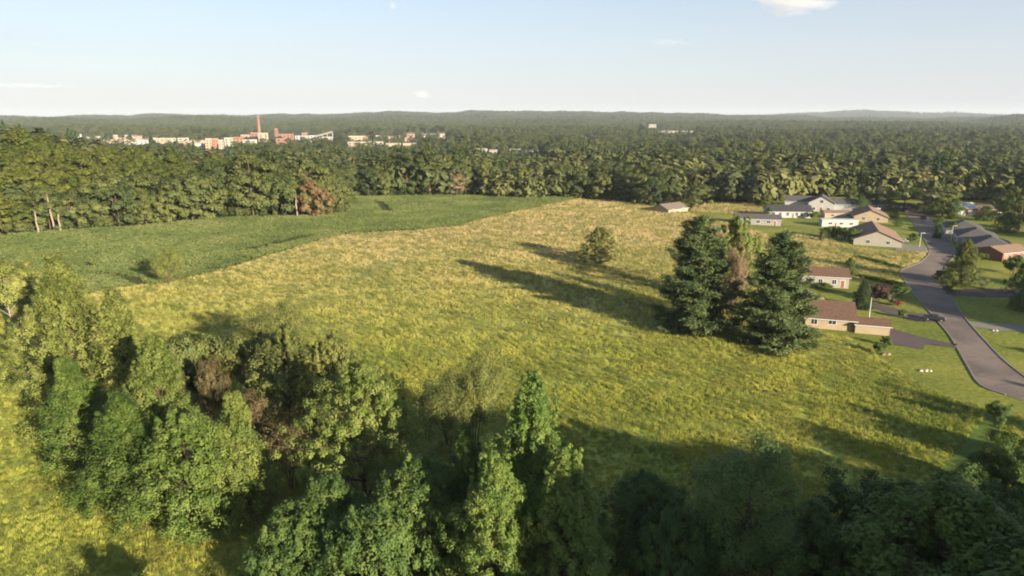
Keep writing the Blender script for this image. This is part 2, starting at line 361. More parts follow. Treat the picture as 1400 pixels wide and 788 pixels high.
# ground: one sheet, fine near the camera, reaching past the hills
def axis(lo, hi, fine, n):
    t = np.linspace(-1, 1, n); k = 7.2
    s = np.sinh(k*t)/math.sinh(k)
    return np.where(s < 0, -s*lo, s*hi)
gx = axis(-11500, 11500, 4, 281); gy = np.concatenate([np.linspace(-900, -60, 12), np.linspace(-40, 560, 121), 560 + (np.linspace(0, 1, 110)[1:]**2.3)*11600])
GX, GY = np.meshgrid(gx, gy); GZ = terrain(GX, GY)
nxg, nyg = len(gx), len(gy)
I = (np.arange(nyg-1)[:, None]*nxg + np.arange(nxg-1)[None, :]).ravel()
o = link('ground', mesh_np('ground', np.stack([GX, GY, GZ], -1).reshape(-1, 3), np.stack([I, I+1, I+1+nxg, I+nxg], -1), [M['forest_floor']], smooth=True))
o['kind'] = 'structure'
draped('lawn', LAWN, M['lawn'], .05, 8)
draped('crop_field', CROP, M['soil'], .06, 8)
draped('meadow', MEADOW, M['meadow'], .10, 8)
draped('dry_grass', DRY, M['meadow'], .08, 8)
draped('dry_grass', DRY2, M['meadow'], .09, 8)
draped('field', FAR_FIELD, M['meadow'], .3, 12)
PATH = P([(1372, 556), (1345, 590), (1310, 632), (1270, 690), (1250, 740)])
def ribbon(pts, w):
    L_, R_ = [], []
    for i, p in enumerate(pts):
        a = pts[max(0, i-1)]; b = pts[min(len(pts)-1, i+1)]
        dx, dy = b[0]-a[0], b[1]-a[1]; q = math.hypot(dx, dy)
        L_.append((p[0]-dy/q*w/2, p[1]+dx/q*w/2)); R_.append((p[0]+dy/q*w/2, p[1]-dx/q*w/2))
    return L_ + R_[::-1]
M['mown'] = ground_mat('mown_grass_shaded', [(.3, (.07, .11, .02)), (.7, (.12, .16, .032))], .3, 2, .4, .05)  # mown green, darkened further for the shadow lying over the path
draped('mown_path', ribbon(PATH, 2.8), M['mown'], .14, 6)

# road, kerbs, drives
RL = P([(1375, 541), (1340, 527), (1322, 500), (1300, 462), (1283, 441), (1268, 424), (1251, 405), (1238, 386), (1231, 372), (1240, 366), (1258, 359), (1270, 347), (1268, 336), (1258, 318), (1249, 305), (1240, 295), (1232, 287)])
RR = P([(1262, 287), (1272, 296), (1290, 318), (1302, 336), (1304, 350), (1295, 362), (1288, 378), (1297, 400), (1308, 418), (1320, 436), (1350, 470), (1378, 498), (1430, 537), (1520, 560), (1560, 590)])
def smooth(pts, n=4):
    p = [np.array(q[:2]) for q in pts]; p = [2*p[0]-p[1]] + p + [2*p[-1]-p[-2]]; out = []
    for i in range(1, len(p)-2):
        for k in range(n):
            t = k/n; out.append(tuple(.5*(2*p[i] + (p[i+1]-p[i-1])*t + (2*p[i-1]-5*p[i]+4*p[i+1]-p[i+2])*t*t + (3*p[i]-p[i-1]-3*p[i+1]+p[i+2])*t**3)))
    return out + [tuple(p[-2])]
RL = smooth(RL); RR_ = smooth(RR[:-2]); RR = RR_ + [q[:2] for q in RR[-2:]]
ROAD = [p[:2] for p in RL] + [p[:2] for p in RR] + [at(1480, 580)[:2], at(1420, 556)[:2]]
draped('road', ROAD, M['asphalt'], .09, 6)
def kerb(pts):
    mb = MB()
    for a, b in zip(pts[:-1], pts[1:]):
        dx, dy = b[0]-a[0], b[1]-a[1]; q = math.hypot(dx, dy); nx_, ny_ = -dy/q*.16, dx/q*.16
        vs = []
        for p in (a, b):
            z = tz(p[0], p[1])
            vs += [(p[0]-nx_, p[1]-ny_, z), (p[0]+nx_, p[1]+ny_, z), (p[0]+nx_, p[1]+ny_, z+.21), (p[0]-nx_, p[1]-ny_, z+.21)]
        mb.add(vs, [(0, 1, 5, 4), (1, 2, 6, 5), (2, 3, 7, 6), (3, 0, 4, 7), (0, 3, 2, 1), (4, 5, 6, 7)])
    o = mb.build('kerb', M['concrete']); o['kind'] = 'structure'
def dense(pts, st=4):
    out = []
    for a, b in zip(pts[:-1], pts[1:]):
        n_ = max(1, int(math.hypot(b[0]-a[0], b[1]-a[1])/st))
        out += [(a[0]+(b[0]-a[0])*k/n_, a[1]+(b[1]-a[1])*k/n_) for k in range(n_)]
    return out + [pts[-1][:2]]
kerb(dense(RL)); kerb(dense(RR[:-2]))
def drive(pix, m, dz=.12): return draped('driveway', [p[:2] for p in P(pix)], M[m], dz, 6)
drive([(1213, 448), (1262, 462), (1300, 470), (1306, 476), (1264, 472), (1262, 479), (1215, 471)], 'asphalt2', .11)
drive([(1186, 411), (1215, 420), (1252, 429), (1272, 430), (1284, 441), (1250, 440), (1215, 430), (1188, 419)], 'asphalt2', .115)
drive([(1323, 440), (1360, 443), (1440, 447), (1440, 456), (1360, 452), (1330, 447)], 'concrete')
drive([(1291, 397), (1340, 395), (1430, 396), (1430, 408), (1345, 407), (1298, 404)], 'asphalt2')
drive([(1222, 333), (1250, 336), (1268, 338), (1268, 346), (1224, 343)], 'concrete')
drive([(1300, 344), (1330, 340), (1345, 341), (1342, 347), (1302, 350)], 'concrete')

# ------------------------------------------------------------------ foliage meshes
def quads(C_, N_, sz, rs, mat, name, asp=1.0, T_=None):
    """leaf quads at centres C_, facing N_, of half-size sz"""
    n = len(C_); N_ = N_/(np.linalg.norm(N_, axis=1, keepdims=True)+1e-9)
    A = rs.normal(size=(n, 3)) if T_ is None else T_
    A = A - N_*np.sum(A*N_, 1, keepdims=True); A /= (np.linalg.norm(A, axis=1, keepdims=True)+1e-9)
    B = np.cross(N_, A); s = np.asarray(sz).reshape(-1, 1)
    V = np.empty((n, 4, 3)); k = .55
    V[:, 0] = C_ - A*s*asp; V[:, 1] = C_ - B*s*k + N_*s*.12; V[:, 2] = C_ + A*s*asp; V[:, 3] = C_ + B*s*k + N_*s*.12
    Q = np.arange(n*4).reshape(n, 4)
    return V.reshape(-1, 3), Q
def clumps(cen, rad, nleaf, lsz, rs, origin, flat_=.75, up=.35, jit=.3):
    cen = np.asarray(cen); rad = np.asarray(rad)
    idx = np.repeat(np.arange(len(cen)), nleaf)
    d = rs.normal(size=(len(idx), 3)); d /= np.linalg.norm(d, axis=1, keepdims=True)
    r = rs.rand(len(idx), 1)**.45
    off = d*r*rad[idx][:, None]*np.array([1, 1, flat_])
    C_ = cen[idx] + off
    out = C_ - np.asarray(origin); out /= (np.linalg.norm(out, axis=1, keepdims=True)+1e-9)
    N_ = d*.7 + out*.6 + rs.normal(size=d.shape)*jit + np.array([0, 0, up])
    return C_, N_, lsz*(.65 + .7*rs.rand(len(idx)))
def tree_meshes(seed, H, Rr, base, prof, n_limb, n_sub, nleaf, lsz, crad, leafm, barkm, lean=.3, trunk_r=None, flat_=.75, asp=1., up_ang=(.35, .9), leaders=1, droop=0, keep=1.0):
    """skeleton of trunk, limbs and twigs; leaf clumps on the twig ends. Returns (trunk mesh, crown mesh)"""
    rs = np.random.RandomState(seed); tr = trunk_r or H*.016
    mb = MB(); cen = []; crad_l = []
    bases = [(0, 0)] if leaders == 1 else [(rs.uniform(-.12, .12)*Rr, rs.uniform(-.12, .12)*Rr) for _ in range(leaders)]
    for li, (bx, by) in enumerate(bases):
        Hl = H*(1 if li == 0 else rs.uniform(.72, .95))
        ang0 = rs.rand()*6.28; off = 0 if leaders == 1 else rs.uniform(.2, .5)*Rr
        pts = []
        for k in range(7):
            t = k/6; pts.append((bx + math.cos(ang0)*off*t + rs.normal()*lean*.25*t, by + math.sin(ang0)*off*t + rs.normal()*lean*.25*t, Hl*.97*t - .3*(k == 0)))
        rads = [tr*(1.35 - .35*min(1, k))*(1 - .93*k/6) + .015 for k in range(7)]
        mb.tube(pts, rads, 7)
        P_ = np.array(pts)
        nl = max(3, int(n_limb/leaders))
        for i in range(nl):
            t = base + (1-base)*((i + rs.rand()*.8)/nl)**.9
            if t > .98: continue
            q = t*6; a = int(min(5, q)); p0 = P_[a] + (P_[a+1]-P_[a])*(q-a)
            tt = (t-base)/(1-base)
            rr = Rr*prof(tt)*rs.uniform(.72, 1.12)*(1 if leaders == 1 else .75)
            th = i*2.399 + rs.rand()*.9
            el = rs.uniform(*up_ang)
            rise = rr*math.tan(el)*(1-.45*tt) if not droop else rr*(-droop + .35*tt)
            p1 = p0 + np.array([math.cos(th)*rr*.5, math.sin(th)*rr*.5, rise*.6])
            p2 = p0 + np.array([math.cos(th)*rr, math.sin(th)*rr, rise])
            p2[2] = min(p2[2], H*1.0)
            lr = tr*.42*(1-.75*tt)+.012
            mb.tube([p0, p1, p2], [lr, lr*.6, lr*.2], 5, cap=False)
            cen.append(p2); crad_l.append(crad*rs.uniform(.7, 1.15))
            for j in range(n_sub):
                f = rs.uniform(.3, 1.0)
                s0 = p0 + (p1-p0)*min(1, f*2) if f < .5 else p1 + (p2-p1)*(f-.5)*2
                th2 = th + rs.uniform(-1.25, 1.25); l2 = rr*rs.uniform(.22, .5) + crad*.4
                s1 = s0 + np.array([math.cos(th2)*l2, math.sin(th2)*l2, l2*rs.uniform(-.15, .7)])
                s1[2] = min(s1[2], H*1.0)
                mb.tube([s0, s1], [lr*.4, .01], 4, cap=False)
                if rs.rand() < keep: cen.append(s1); crad_l.append(crad*rs.uniform(.55, 1.05))
        for k in range(3):
            cen.append(P_[-1] + rs.normal(size=3)*crad*np.array([.5, .5, .3]) - np.array([0, 0, .5*crad*k])); crad_l.append(crad*.7)
    tm = mb.mesh('trunk', barkm, True)
    C_, N_, s = clumps(cen, crad_l, nleaf, lsz, rs, (0, 0, H*(base+.35*(1-base))), flat_, .4, .2 if lsz > .35 else .3)
    keepm = C_[:, 2] > .05
    V, Q = quads(C_[keepm], N_[keepm], s[keepm], rs, leafm, 'crown', asp)
    return tm, mesh_np('crown', V, Q, [leafm])
def mass_meshes(seed, H, Rr, prof, nclump, nleaf, lsz, crad, leafm, barkm, lobes=6, lobe_amp=.28, shoots=10, elong=1.35, z0=.02):
    """leafy crown down to the ground: many small sprays over a lobed outline, upright shoots on top"""
    rs = np.random.RandomState(seed); mb = MB()
    pts = [(rs.normal()*.1*k, rs.normal()*.1*k, H*.9*k/6 - (.3 if k == 0 else 0)) for k in range(7)]
    mb.tube(pts, [H*.018*(1-.9*k/6)+.02 for k in range(7)], 7); Pt = np.array(pts)
    ph = rs.rand(6)*6.28; cen = []; rad = []
    for i in range(nclump):
        t = z0 + (1-z0)*((i+rs.rand())/nclump)**.92
        th = i*2.39996 + rs.normal()*.25
        lob = 1 + lobe_amp*(math.sin(lobes*th/2 + ph[0] + 5*t) * .6 + math.sin(3*th + ph[1] - 9*t)*.5 + math.sin(t*26 + 2*th + ph[2])*.55)
        rr = Rr*prof(t)*lob*rs.choice([1., .97, .9, .72, .45])*rs.uniform(.9, 1.08)
        ax = Pt[int(min(6, t*6))]
        cen.append((ax[0] + math.cos(th)*rr, ax[1] + math.sin(th)*rr, H*t*.97)); rad.append(crad*rs.uniform(.6, 1.2)*(1 - .35*t))
        if i % 4 == 0:
            b0 = Pt[int(max(0, min(5, t*6-1)))]; mid = (b0 + np.array(cen[-1]))/2 + np.array([0, 0, .3])
            mb.tube([b0, mid, cen[-1]], [.09*(1.3-t), .05, .015], 4, cap=False)
    for k in range(shoots):
        t = rs.uniform(.55, .96); th = rs.rand()*6.28; rr = Rr*prof(t)*rs.uniform(.3, .95); h = H*rs.uniform(.06, .13)
        for q in range(4):
            cen.append((math.cos(th)*rr + rs.normal()*.1, math.sin(th)*rr + rs.normal()*.1, min(H*1.0, H*t + h*q/2.5))); rad.append(crad*(.62 - .12*q))
    C_, N_, sz = clumps(cen, rad, nleaf, lsz, rs, (0, 0, H*.35), elong)
    k = C_[:, 2] > .05
    V, Q = quads(C_[k], N_[k], sz[k], rs, leafm, 'crown')
    return mb.mesh('trunk', barkm, True), mesh_np('crown', V, Q, [leafm])
cone = lambda t: max(.05, (1-t)**.72)*(.72 + .28*min(1, t*4))
egg = lambda t: max(.08, math.sin(math.pi*min(1, .20 + .80*t))**.75)
lowdome = lambda t: math.sqrt(max(.02, 1-t*t))*(.85 + .15*min(1, t*5))
dome = lambda t: math.sqrt(max(0, 1-(t*1.02-.12)**2 if t > .12 else 1))*(.8+.2*min(1, t*4))*max(.18, 1 - max(0, t-.75)*1.6)
oval = lambda t: max(.2, math.sin(math.pi*min(1, .18 + t*.78)))
spire = lambda t: max(.12, (1-t)**.75)*(.75 + .25*min(1, t*5))
flame = lambda t: max(.10, (1-t)**.62)*(.62 + .38*min(1, t*3.2))
def re_leaf(cm, mat):
    c = cm.copy(); c.materials.clear(); c.materials.append(mat); return c

NEAR = {}
def near(kind, n, H, Rr, f):
    NEAR[kind] = [(H, Rr) + f(1000*len(NEAR) + 17*i) for i in range(n)]
near('broad', 3, 15, 6.0, lambda s: mass_meshes(s, 15, 6.0, egg, 330, 80, .155, 1.0, M['l_mid'], M['bark'], lobe_amp=.30))
near('dense', 2, 9, 6.0, lambda s: mass_meshes(s+5, 9, 6.0, lowdome, 330, 78, .145, .95, M['l_mid'], M['bark'], lobe_amp=.24, elong=1.1))
near('poplar', 3, 20, 5.4, lambda s: mass_meshes(s+9, 20, 5.4, cone, 400, 72, .155, .95, M['l_yellow'], M['bark'], lobe_amp=.32, shoots=26, elong=1.6))
near('great', 3, 22, 8.5, lambda s: mass_meshes(s+11, 22, 8.5, cone, 760, 72, .14, .98, M['l_fresh'], M['bark'], lobe_amp=.36, shoots=40, elong=1.05))
near('round', 1, 18, 9.0, lambda s: mass_meshes(s+12, 18, 9.0, egg, 520, 80, .14, 1.05, M['l_light'], M['bark'], lobe_amp=.42, shoots=26, z0=.10, elong=.85))
near('open', 2, 15, 6.0, lambda s: mass_meshes(s+13, 15, 6.0, egg, 250, 85, .16, .95, M['l_light'], M['bark'], lobe_amp=.40, shoots=16, z0=.10, elong=.9))
near('feather', 2, 13, 5.0, lambda s: tree_meshes(s+21, 13, 5.0, .15, oval, 40, 6, 60, .10, 1.1, M['l_grey'], M['bark'], up_ang=(.7, 1.15), flat_=1.5, asp=1.6, leaders=3, trunk_r=.11))
near('shrub', 3, 4.2, 3.0, lambda s: tree_meshes(s+33, 4.2, 3.0, .05, dome, 18, 5, 150, .115, .8, M['l_olive'], M['bark'], up_ang=(.3, .9), leaders=3))
near('dead', 1, 5, 2.6, lambda s: tree_meshes(s+41, 5, 2.6, .08, oval, 34, 6, 34, .065, .5, M['l_rust'], M['deadwood'], up_ang=(.7, 1.2), leaders=4))
near('willow', 1, 18, 6.5, lambda s: tree_meshes(s+52, 18, 6.5, .06, flame, 70, 6, 80, .085, 1.0, M['l_grey'], M['bark'], up_ang=(.6, 1.1), flat_=1.7, asp=1.5, leaders=4))
near('birch', 1, 14, 3.6, lambda s: tree_meshes(s+47, 14, 3.6, .35, oval, 22, 4, 150, .15, .95, M['l_yellow'], M['palebark'], up_ang=(.6, 1.0), flat_=1.2, trunk_r=.12))

def pine_meshes(seed, H, Rr, base, leafm, per=7, tuft=26, nsz=.34, whorls=24, uplift=.42, dens=1.0):
    """whorled conifer: level boughs turning up at the tip, needle tufts along each bough"""
    rs = np.random.RandomState(seed); mb = MB()
    pts = [(rs.normal()*.12*k/8, rs.normal()*.12*k/8, H*k/8 - (.3 if k == 0 else 0)) for k in range(9)]
    mb.tube(pts, [H*.016*(1-.95*k/8)+.02 for k in range(9)], 8)
    C_ = []; N_ = []; S_ = []; T_ = []
    for w in range(whorls):
        t = (w + rs.rand()*.5)/whorls
        z = H*(base + (1-base)*t) + rs.uniform(-.3, .3)
        rr0 = Rr*(max(.07, (1-t)**.58))*(.74 + .26*min(1, t*4+.1))
        nb = max(4, int(per*(1-.35*t)))
        for b_ in range(nb):
            rr = rr0*rs.choice([.45, .65, .85, 1., 1.1, 1.25])*rs.uniform(.85, 1.1)
            th = b_*6.283/nb + w*1.1 + rs.normal()*.25
            d = np.array([math.cos(th), math.sin(th), 0])
            sag = -.10*(1-t)
            p0 = np.array([0, 0, z]); p1 = p0 + d*rr*.55 + np.array([0, 0, rr*(sag + .06)]); p2 = p0 + d*rr + np.array([0, 0, rr*(uplift*(.4+.9*t) + sag)])
            mb.tube([p0, p1, p2], [.05*(1.3-t), .035, .012], 4, cap=False)
            side = np.array([-d[1], d[0], 0])
            nt = max(3, int(rr*3.4*dens))
            for k in range(nt):
                f = .22 + .78*(k+rs.rand())/nt
                q = p0*(1-f)**2 + 2*f*(1-f)*p1 + p2*f*f
                wv = rr*.30*(1-abs(f-.6)*1.1)+.15
                c0 = q + side*rs.uniform(-1, 1)*wv + np.array([0, 0, rs.uniform(-.25, .55)])
                n_ = int(tuft)
                off = rs.normal(size=(n_, 3))*np.array([.34, .34, .26])
                C_.append(c0 + off)
                nn = rs.normal(size=(n_, 3))*.65 + np.array([0, 0, .75]) + d*.5
                N_.append(nn); S_.append(nsz*(.6+.7*rs.rand(n_))); T_.append(d*.8 + rs.normal(size=(n_, 3))*.5 + np.array([0, 0, .25]))
    for k in range(40):
        C_.append(np.array([[rs.normal()*.22, rs.normal()*.22, H - rs.rand()*1.6]])); N_.append(rs.normal(size=(1, 3))); S_.append(np.array([nsz])); T_.append(np.array([[0, 0, 1.]]))
    C_ = np.concatenate(C_); N_ = np.concatenate(N_); S_ = np.concatenate(S_); T_ = np.concatenate(T_)
    V, Q = quads(C_, N_, S_, rs, leafm, 'crown', 2.3, T_)
    V[:, 2] = np.maximum(V[:, 2], .05)
    return mb.mesh('trunk', M['bark'], True), mesh_np('crown', V, Q, [leafm])
NEAR['pine'] = [(28, 8.0) + pine_meshes(301, 28, 8.0, .03, M['needle'], 7, 34, .165, 27), (28, 8.0) + pine_meshes(307, 28, 8.0, .03, M['needle'], 7, 34, .165, 26)]
NEAR['spruce'] = [(10, 3.0) + pine_meshes(311, 10, 3.0, .04, M['needle2'], 9, 14, .13, 24, uplift=.05, dens=1.6)]
VARIANT = {}
def plant(name, label, cat, kind, var, leafm, x, y, height, radius, group=None, rz=None, bark=None):
    H, Rr, tm, cm = NEAR[kind][var % len(NEAR[kind])]
    key = (kind, var % len(NEAR[kind]), leafm, bark)
    if key not in VARIANT:
        c2 = re_leaf(cm, M[leafm]) if leafm else cm
        t2 = re_leaf(tm, M[bark]) if bark else tm
        VARIANT[key] = (t2, c2)
    t2, c2 = VARIANT[key]
    k = radius/Rr; kz = height/H
    e = empty(name, (x, y, tz(x, y)), rz if rz is not None else random.uniform(0, 6.28), (k, k, kz))
    tag(e, label, cat, group)
    link('trunk', t2, e); link('crown', c2, e)
    return e
def by_pixels(u, vb, vt, wpx):
    """base on the ground at (u, vb); height so that the top is at row vt; width from wpx"""
    x, y, z = at(u, vb)
    lo, hi = .5, 60
    for _ in range(40):
        mid = (lo+hi)/2
        if proj(x, y, z+mid)[1] > vt: lo = mid
        else: hi = mid
    dep = float(proj(x, y, z+lo*.5)[2])
    return x, y, lo, wpx/2*dep/FPX

random.seed(4)
# (name, label, category, kind, variant, leaf, u, base row, top row, width px)
FORE = [
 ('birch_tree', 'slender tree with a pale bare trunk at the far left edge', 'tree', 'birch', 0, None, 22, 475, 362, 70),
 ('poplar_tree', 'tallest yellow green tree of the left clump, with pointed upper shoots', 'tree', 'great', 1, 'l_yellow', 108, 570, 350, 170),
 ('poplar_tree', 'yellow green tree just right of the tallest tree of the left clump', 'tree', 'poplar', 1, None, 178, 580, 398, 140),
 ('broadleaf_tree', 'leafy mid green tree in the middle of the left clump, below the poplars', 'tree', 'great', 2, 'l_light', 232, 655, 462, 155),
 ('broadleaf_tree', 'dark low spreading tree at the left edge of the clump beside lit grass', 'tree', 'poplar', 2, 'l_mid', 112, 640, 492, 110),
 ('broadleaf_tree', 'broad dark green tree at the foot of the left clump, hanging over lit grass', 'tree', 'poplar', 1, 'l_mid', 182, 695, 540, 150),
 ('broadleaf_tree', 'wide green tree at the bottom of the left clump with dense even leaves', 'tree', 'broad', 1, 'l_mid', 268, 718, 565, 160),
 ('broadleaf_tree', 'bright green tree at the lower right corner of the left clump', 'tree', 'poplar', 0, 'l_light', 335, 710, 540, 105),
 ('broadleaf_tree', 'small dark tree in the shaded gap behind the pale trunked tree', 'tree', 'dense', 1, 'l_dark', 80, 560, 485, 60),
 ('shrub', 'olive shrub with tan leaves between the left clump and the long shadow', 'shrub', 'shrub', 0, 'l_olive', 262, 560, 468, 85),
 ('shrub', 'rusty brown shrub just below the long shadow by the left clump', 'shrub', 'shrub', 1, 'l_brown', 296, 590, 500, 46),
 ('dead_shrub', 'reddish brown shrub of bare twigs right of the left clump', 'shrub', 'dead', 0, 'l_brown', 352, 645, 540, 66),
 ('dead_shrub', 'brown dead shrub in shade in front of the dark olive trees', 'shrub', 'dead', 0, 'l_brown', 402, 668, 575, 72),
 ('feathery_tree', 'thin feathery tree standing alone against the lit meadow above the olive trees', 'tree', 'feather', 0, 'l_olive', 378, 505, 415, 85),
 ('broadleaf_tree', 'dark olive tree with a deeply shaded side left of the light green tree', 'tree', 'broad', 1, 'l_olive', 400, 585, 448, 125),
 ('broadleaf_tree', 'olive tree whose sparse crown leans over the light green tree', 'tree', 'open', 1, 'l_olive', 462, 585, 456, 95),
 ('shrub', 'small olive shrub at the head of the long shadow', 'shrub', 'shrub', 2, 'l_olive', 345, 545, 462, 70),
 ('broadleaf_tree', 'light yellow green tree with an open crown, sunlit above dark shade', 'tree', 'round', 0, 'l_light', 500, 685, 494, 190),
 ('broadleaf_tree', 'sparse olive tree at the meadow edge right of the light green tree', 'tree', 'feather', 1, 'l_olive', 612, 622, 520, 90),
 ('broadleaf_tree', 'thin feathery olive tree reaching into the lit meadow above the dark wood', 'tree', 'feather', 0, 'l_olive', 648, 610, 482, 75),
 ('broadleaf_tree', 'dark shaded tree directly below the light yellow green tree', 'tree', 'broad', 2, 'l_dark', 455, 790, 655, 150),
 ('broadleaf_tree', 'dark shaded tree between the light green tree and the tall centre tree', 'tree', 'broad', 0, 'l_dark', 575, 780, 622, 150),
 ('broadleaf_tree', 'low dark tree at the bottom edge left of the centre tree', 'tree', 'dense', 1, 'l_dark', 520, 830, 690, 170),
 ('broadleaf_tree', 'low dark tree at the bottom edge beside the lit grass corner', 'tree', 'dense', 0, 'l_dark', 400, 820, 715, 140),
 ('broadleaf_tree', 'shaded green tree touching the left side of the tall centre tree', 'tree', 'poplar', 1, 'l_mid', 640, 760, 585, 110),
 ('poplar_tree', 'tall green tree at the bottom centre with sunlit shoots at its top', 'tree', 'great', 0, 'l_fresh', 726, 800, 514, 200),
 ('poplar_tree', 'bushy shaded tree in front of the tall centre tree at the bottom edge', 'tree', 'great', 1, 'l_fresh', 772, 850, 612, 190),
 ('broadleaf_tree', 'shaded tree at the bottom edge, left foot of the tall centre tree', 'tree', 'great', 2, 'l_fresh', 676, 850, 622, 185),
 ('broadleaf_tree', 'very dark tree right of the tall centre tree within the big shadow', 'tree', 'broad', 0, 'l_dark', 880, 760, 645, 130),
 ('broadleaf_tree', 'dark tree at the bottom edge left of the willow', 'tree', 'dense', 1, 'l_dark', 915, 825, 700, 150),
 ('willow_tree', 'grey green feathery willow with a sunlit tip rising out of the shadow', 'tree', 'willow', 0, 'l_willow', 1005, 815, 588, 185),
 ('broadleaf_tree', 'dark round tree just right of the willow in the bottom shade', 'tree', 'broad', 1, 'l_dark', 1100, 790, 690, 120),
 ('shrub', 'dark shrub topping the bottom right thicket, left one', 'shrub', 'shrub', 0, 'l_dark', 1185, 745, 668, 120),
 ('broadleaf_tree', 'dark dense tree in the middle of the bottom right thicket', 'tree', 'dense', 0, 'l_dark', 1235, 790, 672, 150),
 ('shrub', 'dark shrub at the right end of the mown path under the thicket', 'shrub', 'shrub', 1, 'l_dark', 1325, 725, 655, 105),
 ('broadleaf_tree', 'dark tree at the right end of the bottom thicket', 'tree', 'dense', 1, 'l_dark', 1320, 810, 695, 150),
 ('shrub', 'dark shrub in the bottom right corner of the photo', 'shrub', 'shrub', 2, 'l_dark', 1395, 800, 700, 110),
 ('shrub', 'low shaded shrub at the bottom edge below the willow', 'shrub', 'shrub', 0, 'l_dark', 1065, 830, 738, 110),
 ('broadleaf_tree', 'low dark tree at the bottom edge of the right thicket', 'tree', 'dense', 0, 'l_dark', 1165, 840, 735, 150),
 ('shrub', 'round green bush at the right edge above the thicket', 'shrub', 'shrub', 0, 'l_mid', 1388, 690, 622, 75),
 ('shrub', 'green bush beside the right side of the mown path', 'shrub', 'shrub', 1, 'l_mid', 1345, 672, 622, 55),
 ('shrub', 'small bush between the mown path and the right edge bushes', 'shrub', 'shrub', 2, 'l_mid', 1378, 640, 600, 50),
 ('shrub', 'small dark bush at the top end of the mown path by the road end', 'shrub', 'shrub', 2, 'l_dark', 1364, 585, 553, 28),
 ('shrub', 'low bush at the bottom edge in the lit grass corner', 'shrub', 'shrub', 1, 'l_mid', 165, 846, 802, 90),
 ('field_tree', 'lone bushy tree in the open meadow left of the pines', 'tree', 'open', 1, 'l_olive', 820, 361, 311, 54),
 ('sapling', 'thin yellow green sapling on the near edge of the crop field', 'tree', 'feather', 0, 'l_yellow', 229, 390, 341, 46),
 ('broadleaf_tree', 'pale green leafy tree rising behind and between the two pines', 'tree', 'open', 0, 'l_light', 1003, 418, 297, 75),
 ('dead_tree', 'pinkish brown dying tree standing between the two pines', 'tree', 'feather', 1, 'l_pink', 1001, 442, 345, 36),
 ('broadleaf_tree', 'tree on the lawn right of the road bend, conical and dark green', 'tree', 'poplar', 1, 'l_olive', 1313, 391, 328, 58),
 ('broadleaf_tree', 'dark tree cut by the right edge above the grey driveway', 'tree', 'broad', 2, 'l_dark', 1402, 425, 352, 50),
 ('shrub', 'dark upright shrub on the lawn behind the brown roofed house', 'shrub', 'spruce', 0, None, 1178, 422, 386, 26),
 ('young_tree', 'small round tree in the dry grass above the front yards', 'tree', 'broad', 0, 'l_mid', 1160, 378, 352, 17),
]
for (nm, lab, cat, kd, var, lf, u, vb, vt, w) in FORE:
    x, y, h, r = by_pixels(u, vb, vt, w)
    bk = 'deadwood' if lf == 'l_pink' else None
    plant(nm, lab, cat, kd, var, lf, x, y, h, r, bark=bk)
for lab, u, vb, vt, w, var, rz in (('left one of the two tall dark pines on the meadow edge', 948, 455, 298, 120, 0, 1.0), ('right one of the two tall dark pines, beside the brown roofed house', 1058, 476, 319, 120, 1, 2.2)):
    x, y, h, r = by_pixels(u, vb, vt, w)
    plant('pine_tree', lab, 'pine tree', 'pine', var, None, x, y, h, r, rz=rz)

